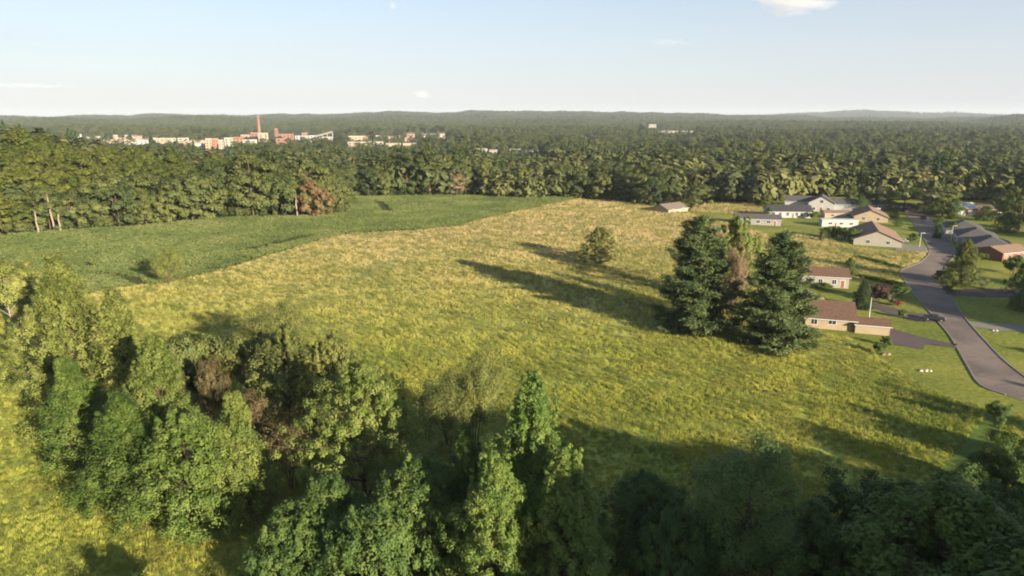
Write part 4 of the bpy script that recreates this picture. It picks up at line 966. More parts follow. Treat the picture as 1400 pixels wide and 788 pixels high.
def opening(parent, name, x, z, w, h, side, L, Wd, mat, handle=False):
    def T(a, o):
        return {'f': (a, -Wd/2-o), 'b': (a, Wd/2+o), 'l': (-L/2-o, a), 'r': (L/2+o, a)}[side]
    def bx(mb, a0, a1, z0, z1, o0, o1):
        p, q = T(a0, o0), T(a1, o1); mb.box(min(p[0], q[0]), min(p[1], q[1]), z0, max(p[0], q[0]), max(p[1], q[1]), z1)
    mb = MB()
    if name == 'garage_door':
        n = 4
        for k in range(n): bx(mb, x-w/2, x+w/2, z+h*k/n+.02, z+h*(k+1)/n-.02, .003, .05)
    else: bx(mb, x-w/2, x+w/2, z, z+h, .003, .06)
    d = mb.build(name, mat, parent)
    mb = MB(); bx(mb, x-w/2-.12, x-w/2-.002, z, z+h+.12, .003, .08); bx(mb, x+w/2+.002, x+w/2+.12, z, z+h+.12, .003, .08); bx(mb, x-w/2, x+w/2, z+h+.002, z+h+.12, .003, .08)
    mb.build('frame', M['trim'], d)
    if handle:
        mb = MB(); bx(mb, x+w/2-.16, x+w/2-.08, z+.95, z+1.08, .06, .12); mb.build('handle', M['metal'], d)
def block(parent, L, Wd, h, pitch, wallm, roofm, roof='gable', over=.45, chimney=None, ox=0, oy=0, rot=0):
    """one wing: walls with gables and a roof with eaves; parented directly to the house"""
    rise = Wd/2*pitch
    def tr(p):
        c, s = math.cos(rot), math.sin(rot); return (ox + p[0]*c - p[1]*s, oy + p[0]*s + p[1]*c, p[2])
    a, b = L/2, Wd/2
    mb = MB()
    if roof == 'gable':
        vs = [(-a,-b,-.6),(a,-b,-.6),(a,b,-.6),(-a,b,-.6),(-a,-b,h),(a,-b,h),(a,b,h),(-a,b,h),(-a,0,h+rise),(a,0,h+rise)]
        fs = [(0,1,5,4),(2,3,7,6),(1,2,6,9,5),(3,0,4,8,7),(0,3,2,1),(4,5,9,8),(6,7,8,9)]
        mb.add([tr(p) for p in vs], fs)
    else:
        vs = [(-a,-b,-.6),(a,-b,-.6),(a,b,-.6),(-a,b,-.6),(-a,-b,h),(a,-b,h),(a,b,h),(-a,b,h)]
        mb.add([tr(p) for p in vs], [(0,3,2,1),(4,5,6,7),(0,1,5,4),(1,2,6,5),(2,3,7,6),(3,0,4,7)])
    mb.build('wall', wallm, parent)
    mb = MB(); e = over; t = .16; dz = .02
    zl = h - e*pitch + dz
    if roof == 'gable':
        for s in (-1, 1):
            vs = [(-a-e, s*(b+e), zl), (a+e, s*(b+e), zl), (a+e, 0, h+rise+dz), (-a-e, 0, h+rise+dz)]
            vs += [(p[0], p[1], p[2]+t) for p in vs]
            mb.add([tr(p) for p in vs], [(0,1,2,3),(4,5,6,7),(0,1,5,4),(1,2,6,5),(2,3,7,6),(3,0,4,7)])
    elif roof == 'hip':
        r = max(.4, a - b)
        vs = [(-a-e,-b-e,zl),(a+e,-b-e,zl),(a+e,b+e,zl),(-a-e,b+e,zl),(-a-e,-b-e,zl+t),(a+e,-b-e,zl+t),(a+e,b+e,zl+t),(-a-e,b+e,zl+t),(-r,0,h+rise+t),(r,0,h+rise+t)]
        mb.add([tr(p) for p in vs], [(0,3,2,1),(0,1,5,4),(1,2,6,5),(2,3,7,6),(3,0,4,7),(4,5,9,8),(5,6,9),(6,7,8,9),(7,4,8)])
    else:
        vs = [(-a-.1,-b-.1,h+.003),(a+.1,-b-.1,h+.003),(a+.1,b+.1,h+.003),(-a-.1,b+.1,h+.003)]; vs += [(p[0], p[1], h+.35) for p in vs]
        mb.add([tr(p) for p in vs], [(0,3,2,1),(4,5,6,7),(0,1,5,4),(1,2,6,5),(2,3,7,6),(3,0,4,7)])
    rf = mb.build('roof', roofm, parent)
    if roof != 'flat' and over > 0:
        mb = MB()
        for s in (-1, 1):
            vs = [(-a-e, s*(b+e)-.02*(1-s), zl-.02), (a+e, s*(b+e)-.02*(1-s), zl-.02)]
            y = s*(b+e); y0, y1 = sorted((y + s*.003, y + s*.10))
            vs = [(-a-e,y0,zl+.02),(a+e,y0,zl+.02),(a+e,y1,zl+.02),(-a-e,y1,zl+.02),(-a-e,y0,zl+.15),(a+e,y0,zl+.15),(a+e,y1,zl+.15),(-a-e,y1,zl+.15)]
            mb.add([tr(p) for p in vs], [(0,3,2,1),(4,5,6,7),(0,1,5,4),(1,2,6,5),(2,3,7,6),(3,0,4,7)])
        mb.build('gutter', M['trim'], rf)
    if chimney:
        x, y = chimney; zc = h+rise; mb = MB(); p = [(x-.4,y-.4,zc-1.6),(x+.4,y-.4,zc-1.6),(x+.4,y+.4,zc-1.6),(x-.4,y+.4,zc-1.6)]; p += [(q[0], q[1], zc+.8) for q in p]
        mb.add([tr(q) for q in p], [(0,3,2,1),(4,5,6,7),(0,1,5,4),(1,2,6,5),(2,3,7,6),(3,0,4,7)]); mb.build('chimney', M['w_red'], rf)
    return rf
def house(name, label, u, v, head, L, Wd, h, pitch, wm, rm, roof='gable', wins=(), doors=(), garages=(), wings=(), chimney=None, cat='house', group=None, face='f', over=.45, lift=0):
    """(u, v) is where the middle of the wall turned to the camera meets the ground"""
    x, y, z = at(u, v); a = R(head)
    off = {'f': (0, Wd/2), 'l': (L/2, 0), 'r': (-L/2, 0), 'b': (0, -Wd/2)}[face]
    x += off[0]*math.cos(a) - off[1]*math.sin(a); y += off[0]*math.sin(a) + off[1]*math.cos(a)
    e = empty(name, (x, y, tz(x, y)+lift), a); tag(e, label, cat, group)
    block(e, L, Wd, h, pitch, M[wm], M[rm], roof, over, chimney)
    for wg in wings:
        block(e, wg['L'], wg['W'], wg['h'], wg.get('pitch', pitch), M[wg.get('wall', wm)], M[wg.get('roof', rm)], wg.get('kind', 'gable'), .35, None, wg['at'][0], wg['at'][1], R(wg.get('rot', 0)))
    for (s, px_, zz, w, hh) in wins: window(e, px_, 0, zz, w, hh, s, L, Wd)
    for (s, px_, w, hh) in doors: opening(e, 'door', px_, .1, w, hh, s, L, Wd, M['door'], True)
    for (s, px_, w, hh) in garages: opening(e, 'garage_door', px_, .02, w, hh, s, L, Wd, M['garage'])
    return e
f1 = lambda xs, z=1.0, w=1.3, h=1.2, s='f': [(s, x, z, w, h) for x in xs]
house('brick_house', 'brown roofed tan house beside the right pine, with a low garage wing', 1134, 451, -17, 10.5, 12, 2.5, .46, 'w_tan', 'r_brown', wins=f1([.4], 1.3, 1.6, 1.0) + f1([-3.4], 1.0, 1.3, 1.2) + f1([-2, 2], 1, 1.2, 1.2, 'r'),
      wings=[dict(L=7.0, W=5.6, h=2.0, at=(8.6, -4.2), pitch=.36), dict(L=8, W=7, h=2.8, at=(-3.2, 9.0), rot=90, roof='r_tan')])
house('ranch_house', 'cream house with brown roof and two small windows, behind the brown roofed house', 1127, 393, -14, 12.5, 8.5, 3.1, .40, 'w_cream', 'r_brown', wins=f1([-1.2, 2.4], 1.0, 1.1, 1.3) + f1([-4.4], 1.0, 1.3, 1.2), doors=[('f', 4.6, 1.0, 2.1)], chimney=(-3, 1))
house('gable_house', 'large house with one dark and one tan roof slope and a pale gable end', 1199, 337, 68, 27, 16, 2.3, .42, 'w_cream', 'r_tan', face='l', wins=f1([-3.5, 3.2], 1.0, 1.2, 1.2, 'l') + f1([-5, 0, 5], s='f'), garages=[('f', -6.5, 4.6, 2.2)])
house('gable_house', 'smaller tan roofed house behind the large two tone roof', 1190, 304, 68, 20, 14, 2.5, .42, 'w_tan', 'r_tan', face='l', wins=f1([-3, 3], 1, 1.2, 1.2, 'l'), doors=[('f', 2, 1, 2.1)])
house('mobile_home', 'long low white home with flat roof left of the two tone roof', 1148, 311, -8, 15, 5, 3.1, .1, 'w_white', 'r_white', wins=f1([-4, .5, 4.6], 1.2, 1.5, .9), doors=[('f', -1.8, .9, 2)], over=.2)
house('ranch_house', 'low olive roofed house just behind the long white home', 1150, 299, -8, 15, 7, 2.4, .3, 'w_tan', 'r_tan', wins=f1([-4, 3], 1, 1.3, 1))
house('ranch_house', 'white house with charcoal roof and a row of small windows', 1080, 298, -6, 20, 10, 3.0, .5, 'w_white', 'r_char', wins=f1([-7.6, -4.6, -1.2, 3.0, 5.2, 8.2], 1.0, 1.2, 1.5), doors=[('f', 1.2, 1.0, 2.2)])
house('farm_house', 'two storey white gabled house with long grey roofed wings', 1122, 290, 66, 12, 12.0, 4.6, .55, 'w_white', 'r_grey', face='l', wins=f1([-3.4, 3.4], .9, 1.3, 1.3, 'l') + f1([0], 4.6, 1.4, 1.4, 'l'), doors=[('l', 0, 1.2, 2.2)],
      wings=[dict(L=13, W=9, h=4.2, at=(3.5, 11.0), rot=90, roof='r_grey', wall='w_grey'), dict(L=12, W=9, h=3.8, at=(3.5, -11.0), rot=90, roof='r_grey', wall='w_grey')])
house('ranch_house', 'low grey roofed house half hidden behind the pale green tree', 1036, 308, -14, 19, 9, 2.7, .36, 'w_pale', 'r_grey', wins=f1([-5, 0, 4.4], 1, 1.5, 1.2), doors=[('f', 7, 1, 2.1)], garages=[('f', -8.0, 2.6, 2.2)])
house('ranch_house', 'tan roofed house with a dark slope peeking over the meadow crest', 927, 291, 38, 15, 11, 1.9, .42, 'w_tan', 'r_dull', wins=f1([-4, 4], 1, 1.4, 1.2), face='f')
house('red_house', 'red house with white roof and two white garage doors', 1321, 295, 4, 11, 10, 3.6, .42, 'w_red', 'r_white', garages=[('f', -2.6, 3.6, 2.5), ('f', 2.6, 3.6, 2.5)], wins=f1([-2, 2], 1.2, 1.2, 1.2, 'r'), wings=[dict(L=13, W=8, h=2.4, at=(11.5, 3), roof='r_brown', wall='w_red')])
GR = 'grey hip roofed houses on the right of the road'
house('hip_house', 'farthest of the three grey hip roofed houses right of the road', 1318, 324, 63, 17, 13, 2.9, .40, 'w_white', 'r_grey', 'hip', face='l', wins=f1([-3.5], 1, 1.3, 1.2, 'l') + f1([-5, 3], s='b'), garages=[('l', 2.6, 4.4, 2.2)], group=GR)
house('hip_house', 'middle of the three grey hip roofed houses right of the road', 1336, 336, 63, 17, 13, 2.9, .40, 'w_pale', 'r_grey', 'hip', face='l', wins=f1([-3.5], 1, 1.3, 1.2, 'l') + f1([-5, 3], s='b'), garages=[('l', 2.6, 4.4, 2.2)], group=GR)
house('hip_house', 'nearest grey hip roofed house, white walled, beside the red brick gable', 1357, 350, 63, 18, 13, 2.9, .42, 'w_white', 'r_grey', 'hip', face='l', wins=f1([-3.5], 1, 1.3, 1.2, 'l') + f1([-5, 3], s='b'), garages=[('l', 2.6, 4.4, 2.2)], group=GR)
house('brick_house', 'red brick house with pale eaves cut by the right edge', 1388, 357, 20, 13, 9, 3.0, .35, 'w_red', 'r_tan', wins=f1([-3, 1, 4], 1, 1.4, 1.2), doors=[('f', -5, 1, 2.1)])
house('far_house', 'low pale house in the trees at the far end of the road', 1247, 290, -10, 12, 8, 2.6, .35, 'w_pale', 'r_grey', wins=f1([-3, 2], 1, 1.3, 1.1))
house('far_house', 'dark roofed house hidden in the trees left of the road end', 1208, 287, 20, 13, 9, 2.8, .45, 'w_grey', 'r_char', wins=f1([-3, 3], 1, 1.3, 1.1))

# ------------------------------------------------------------------ cars, poles, yard things
def car(label, u, v, head, paint, name='parked_car', pickup=False):
    x, y, z = at(u, v); e = empty(name, (x, y, z+.13), R(head)); tag(e, label, 'pickup truck' if pickup else 'car')
    L, Wd = (5.3, 1.9) if pickup else (4.5, 1.8)
    prof = [(-.5*L,.35),(-.5*L,.82),(-.47*L,.95),(-.30*L,.98),(-.18*L,1.40),(.12*L,1.44),(.24*L,1.02),(.45*L,.86),(.5*L,.68),(.5*L,.35)]
    if pickup: prof = [(-.5*L,.45),(-.5*L,1.05),(-.08*L,1.06),(-.06*L,1.72),(.14*L,1.74),(.24*L,1.15),(.46*L,1.05),(.5*L,.85),(.5*L,.45)]
    mb = MB(); mb.prism(prof, -Wd/2, Wd/2); b = mb.build('body', paint, e)
    bv = b.modifiers.new('bevel', 'BEVEL'); bv.width = .09; bv.segments = 2
    g = [(-.27*L,1.0),(-.175*L,1.33),(.10*L,1.36),(.20*L,1.03)] if not pickup else [(-.05*L,1.15),(-.045*L,1.62),(.12*L,1.64),(.20*L,1.17)]
    mb = MB(); mb.prism(g, -Wd/2-.012, -Wd/2-.002); mb.prism(g, Wd/2+.002, Wd/2+.012); mb.build('side_window', M['glass'], e)
    q = (.135*L, 1.40, .235*L, 1.05) if not pickup else (.15*L, 1.70, .235*L, 1.18)
    mb = MB(); mb.add([(q[0]+.02,-Wd*.42,q[1]+.02),(q[0]+.02,Wd*.42,q[1]+.02),(q[2]+.02,Wd*.42,q[3]+.02),(q[2]+.02,-Wd*.42,q[3]+.02)], [(0,1,2,3)]); mb.build('windscreen', M['glass'], e)
    for sx in (-.31, .31):
        for sy in (-1, 1):
            mb = MB(); mb.tube([(sx*L, sy*(Wd/2-.20), .34), (sx*L, sy*(Wd/2+.02), .34)], .34, 14); w = mb.build('wheel', M['rubber'], e)
            mb = MB(); mb.tube([(sx*L, sy*(Wd/2+.02), .34), (sx*L, sy*(Wd/2+.035), .34)], .19, 10); mb.build('rim', M['metal'], w)
    for sy in (-1, 1):
        mb = MB(); mb.box(.495*L, sy*Wd*.36-.16, .62, .508*L, sy*Wd*.36+.16, .76); mb.build('headlight', M['trim'], e)
        mb = MB(); mb.box(-.508*L, sy*Wd*.38-.12, .70, -.495*L, sy*Wd*.38+.12, .86); mb.build('tail_light', M['w_red'], e)
    return e
P_dark = flat('dark_car_paint', (.022, .024, .03), .5, .05, 1, .25); P_silver = flat('silver_car_paint', (.40, .41, .43), .3, .05, 1, .5, .4); P_red = flat('red_car_paint', (.33, .05, .035), .3, .05, 1, .5); P_white = flat('white_car_paint', (.7, .7, .7), .3, .04, 1, .5)
car('dark car standing at the edge of the road by the driveway mouth', 1277, 439, -28, P_dark)
car('silver car parked in front of the two tone roofed house', 1233, 332, 150, P_silver)
car('white pickup parked by the red house', 1360, 293, 5, P_white, 'pickup_truck', True)
car('silver car on the driveway of the middle grey house', 1326, 342, 60, P_silver)
car('dark car parked on the pavement side at the far road end', 1262, 300, 70, P_dark)
def post(name, label, cat, u, v, h, arm=False, mat='trim'):
    x, y, z = at(u, v); e = empty(name, (x, y, z)); tag(e, label, cat)
    mb = MB(); mb.tube([(0,0,-.2),(0,0,h)], [.09, .06], 10); mb.build('pole', M[mat], e)
    mb = MB(); mb.box(-.22,-.22,0,.22,.22,.14); mb.build('base', M['concrete'], e)
    if arm:
        mb = MB(); mb.tube([(0,0,h-.05),(.5,0,h+.12),(1.1,0,h+.1)], [.06,.05,.05], 8); a = mb.build('arm', M[mat], e)
        mb = MB(); mb.box(.95,-.14,h-.02,1.5,.14,h+.10); mb.build('lamp_head', M['metal'], a)
    return e
post('light_pole', 'white pole standing on the lawn right of the brown roofed house', 'pole', 1188, 436, 5.2)
post('light_pole', 'thin pale pole at the shaded side of the two tone house', 'pole', 1157, 330, 5)
post('street_lamp', 'street lamp beside the road bend', 'street lamp', 1257, 338, 5.2, True)
post('street_lamp', 'street lamp at the far right kerb', 'street lamp', 1300, 330, 6, True)
def mailbox(label, u, v, head):
    x, y, z = at(u, v); e = empty('mailbox', (x, y, z), R(head)); tag(e, label, 'mailbox')
    mb = MB(); mb.box(-.05,-.05,-.1,.05,.05,1.0); mb.build('post', M['wood'], e)
    prof = [(-.14,1.0),(.14,1.0),(.14,1.18),(.10,1.27),(0,1.31),(-.10,1.27),(-.14,1.18)]
    mb = MB(); mb.prism(prof, -.28, .28); bx_ = mb.build('box', M['black'], e)
    mb = MB(); mb.box(.143,.05,1.1,.155,.08,1.36); mb.build('flag', M['w_red'], bx_)
mailbox('black mailbox by the road at the corner of the upper driveway', 1288, 441, 60)
mailbox('black mailbox at the mouth of the lower driveway', 1305, 478, 60)
mailbox('mailbox at the kerb by the concrete driveway', 1320, 438, 240)
def bin_(label, u, v, mat):
    x, y, z = at(u, v); e = empty('rubbish_bin', (x, y, z), R(-30)); tag(e, label, 'bin')
    mb = MB(); vs = [(-.25,-.28,.06),(.25,-.28,.06),(.25,.28,.06),(-.25,.28,.06),(-.31,-.36,1.0),(.31,-.36,1.0),(.31,.36,1.0),(-.31,.36,1.0)]
    mb.add(vs, [(0,3,2,1),(4,5,6,7),(0,1,5,4),(1,2,6,5),(2,3,7,6),(3,0,4,7)]); mb.build('body', mat, e)
    mb = MB(); mb.add([(-.33,-.38,1.003),(.33,-.38,1.003),(.33,.38,1.003),(-.33,.38,1.003),(-.30,-.34,1.07),(.30,-.34,1.07),(.30,.34,1.13),(-.30,.34,1.13)], [(0,3,2,1),(4,5,6,7),(0,1,5,4),(1,2,6,5),(2,3,7,6),(3,0,4,7)]); mb.build('lid', mat, e)
    for s in (-1, 1): mb = MB(); mb.tube([(s*.27,.26,.12),(s*.33,.26,.12)], .12, 10); mb.build('wheel', M['rubber'], e)
bin_('dark bin in the row left of the dark car, nearest to it', 1263, 440, M['black'])
bin_('dark bin at the left of the row beside the dark car', 1256, 439.5, M['black'])
def rocks(name, label, cat, u, v, n, s, mat='stone', seed=0):
    x, y, z = at(u, v); rs = np.random.RandomState(seed); e = empty(name, (x, y, z)); tag(e, label, cat)
    for k in range(n):
        bm = bmesh.new(); bmesh.ops.create_icosphere(bm, subdivisions=2, radius=s*rs.uniform(.5, 1))
        for v_ in bm.verts: v_.co *= 1 + rs.uniform(-.18, .18); 
        for v_ in bm.verts: v_.co.z = v_.co.z*.65 + s*.25; v_.co.x += (k-n/2)*s*.9 + 0; v_.co.y += (k % 2)*s*.7
        me = bpy.data.meshes.new('boulder'); bm.to_mesh(me); bm.free(); me.materials.append(M[mat]); link('boulder', me, e)
rocks('boulder_pile', 'pale boulders on the front lawn below the driveway', 'rocks', 1267, 508, 5, .5)
rocks('boulder_pile', 'white boulders beside the concrete driveway', 'rocks', 1361, 453, 3, .45, 'w_white', 3)
rocks('garden_rocks', 'brown rocks in the shrub bed by the low garage wing', 'rocks', 1213, 486, 4, .5, 'wood', 5)
for (lab, u, vb, vt, w, kd, var, lf) in (
    ('red brown ornamental shrub in the yard bed behind the white pole', 1200, 412, 391, 26, 'shrub', 0, 'l_plum'),
    ('grey green shrub right of the red brown ornamental shrub', 1214, 417, 400, 16, 'shrub', 1, 'l_grey'),
    ('low shrub covered in red blossom in the yard bed', 1227, 419, 412, 12, 'shrub', 1, 'l_red'),
    ('dark hedge shrub by the shaded road side', 1226, 405, 392, 24, 'shrub', 2, 'l_dark'),
    ('dark green shrub at the corner of the low garage wing', 1212, 473, 462, 14, 'shrub', 0, 'l_dark'),
    ('green bush in the bed below the low garage wing', 1201, 484, 471, 17, 'shrub', 1, 'l_mid'),
    ('small dark shrub on the lawn left of the bins', 1232, 435, 425, 11, 'shrub', 2, 'l_dark'),
    ('round shrub at the left foot of the roadside tree', 1286, 384, 372, 20, 'shrub', 0, 'l_olive'),
    ('dark shrub beside the right kerb under the roadside tree', 1296, 402, 391, 14, 'shrub', 1, 'l_dark'),
    ('dark hedge bush below the long white home, left one', 1138, 326, 311, 18, 'shrub', 0, 'l_dark'),
    ('dark hedge bush below the long white home, middle one', 1152, 328, 312, 18, 'shrub', 1, 'l_dark'),
    ('dark hedge bush between the white home and the two tone roof', 1166, 331, 314, 18, 'shrub', 2, 'l_dark'),
    ('small dark bush at the tip of the lawn above the dry grass', 1124, 330, 318, 9, 'shrub', 0, 'l_olive'),
    ('green bush in front of the nearest grey roofed house', 1385, 376, 352, 30, 'shrub', 1, 'l_mid'),
    ('low shrub under the cream house windows', 1124, 396, 389, 22, 'shrub', 2, 'l_mid'),
    ('round garden tree by the farthest grey roofed house', 1302, 322, 303, 16, 'broad', 0, 'l_mid'),
    ('small garden tree on the shaded lawn right of the far road', 1284, 312, 296, 14, 'broad', 1, 'l_mid'),
    ('small garden tree on the lawn left of the far road', 1228, 310, 297, 13, 'broad', 2, 'l_mid'),
    ('bush on the lawn beside the road bend sign', 1247, 332, 320, 12, 'shrub', 0, 'l_dark'),
    ('tall garden tree left of the red house garage', 1303, 300, 272, 20, 'broad', 2, 'l_dark'),
    ('dark tree between the red house and the grey roofs', 1374, 318, 290, 26, 'broad', 0, 'l_dark'),
    ('tall dark tree at the right edge behind the red house', 1385, 300, 262, 34, 'broad', 2, 'l_dark'),
    ('bushy tree on the shaded lawn left of the red house', 1275, 293, 270, 24, 'broad', 1, 'l_mid'),
    ('small rounded tree in the yard beside the far road, nearest the tan roof', 1222, 298, 284, 13, 'broad', 0, 'l_mid'),
    ('green tree at the right end of the grey roofed wing', 1176, 291, 268, 20, 'open', 0, 'l_mid'),
    ('small dark tree by the left end of the charcoal roofed house', 1050, 297, 284, 12, 'broad', 1, 'l_dark'),
    ('low green shrub by the yellow lawn corner of the charcoal roofed house', 1112, 300, 290, 12, 'shrub', 1, 'l_mid'),
    ('dark evergreen shrub on the lawn right of the far road', 1281, 326, 312, 11, 'spruce', 0, None),
    ('dark shrub in front of the middle grey roofed house', 1312, 346, 336, 13, 'shrub', 2, 'l_dark'),
    ('pale green shrub by the front of the nearest grey roofed house', 1340, 357, 347, 14, 'shrub', 0, 'l_mid'),
    ('rounded tree behind the farthest grey roofed house', 1345, 302, 282, 28, 'broad', 1, 'l_dark')):
    x, y, h, r = by_pixels(u, vb, vt, w)
    plant('shrub' if kd == 'shrub' else 'garden_tree', lab, 'shrub' if kd == 'shrub' else 'tree', kd, var, lf, x, y, h, r)
# low green hedge strips running across the dry grass
for lab, a, b in (('upper clipped green hedge line crossing the dry grass strip', (1172, 352), (1232, 369)), ('lower clipped green hedge line crossing the dry grass strip', (1168, 377), (1232, 392))):
    p, q = at(*a), at(*b); n_ = 340; rs = np.random.RandomState(3)
    e = empty('hedge', (p[0], p[1], p[2])); tag(e, lab, 'hedge')
    t = rs.rand(26*n_//4); L_ = (q[0]-p[0], q[1]-p[1])
    C_ = np.stack([L_[0]*t + rs.normal(size=len(t))*.45, L_[1]*t + rs.normal(size=len(t))*.45, rs.rand(len(t))*1.1*(.7+.5*vnoise(t*40, t*0, 3, 2))], -1)
    V, Q = quads(C_, rs.normal(size=C_.shape)+np.array([0, 0, .6]), .2*np.ones(len(t)), rs, M['l_mid'], 'x')
    link('foliage', mesh_np('foliage', V, Q, [M['l_mid']]), e)
    mb = MB()
    for k in range(12): mb.tube([(L_[0]*k/12, L_[1]*k/12, -.1), (L_[0]*k/12+.1, L_[1]*k/12, .7)], [.04, .015], 5)
    mb.build('stem', M['bark'], e)

# ------------------------------------------------------------------ the town beyond the woods
def town(label, u0, u1, vb, vt, wm, rm='r_flat', kind='flat', depth=None, name='town_building', head=None, storeys=None, cat='building', vbase=None, windows=True):
    """walls between columns u0 and u1 from row vb up to row vt; the base goes on to the ground"""
    x, y, z = at((u0+u1)/2, vb + 1.2)
    dep = float(proj(x, y, z)[2]); Wm = (u1-u0)*dep/FPX; H_ = max(3.2, (vb+1.2-vt)*dep/FPX)
    D_ = depth or min(30, max(10, Wm*.6)); a = math.atan2(-x, y)*1.0 if head is None else R(head)
    cx, cy = x - math.sin(a)*D_/2*1, y + math.cos(a)*D_/2
    e = empty(name, (cx, cy, tz(cx, cy)), a); tag(e, label, cat)
    wm = {'w_white': 't_white', 'w_cream': 't_cream', 'w_pink': 't_pink', 'w_brick': 't_brick', 'w_pale': 't_pale'}.get(wm, wm) if vb < 202 else wm
    if rm in ('r_white', 'r_flat'): rm = 't_roof'
    block(e, Wm, D_, H_ if kind != 'gable' else H_*.72, .28*H_/max(D_/2, 1)/.28*.28/.28 if False else (.56*H_/D_ if kind == 'gable' else .2), M[wm], M[rm], kind, .3)
    if windows:
        ns = max(1, int(H_/4.2)); nw = int(min(8, max(2, Wm/7)))
        for s in range(ns):
            for k in range(nw):
                w_ = Wm/nw*.42; xx = -Wm/2 + Wm*(k+.5)/nw; zz = 1.2 + s*H_/ns*.9
                hh = min(2.0, H_/ns*.42)
                if kind == 'gable' and zz + hh > H_*.7: continue
                mb = MB(); mb.box(xx-w_/2, -D_/2-.08, zz, xx+w_/2, -D_/2-.003, zz+hh); mb.build('window', M['glass'], e)
    return e
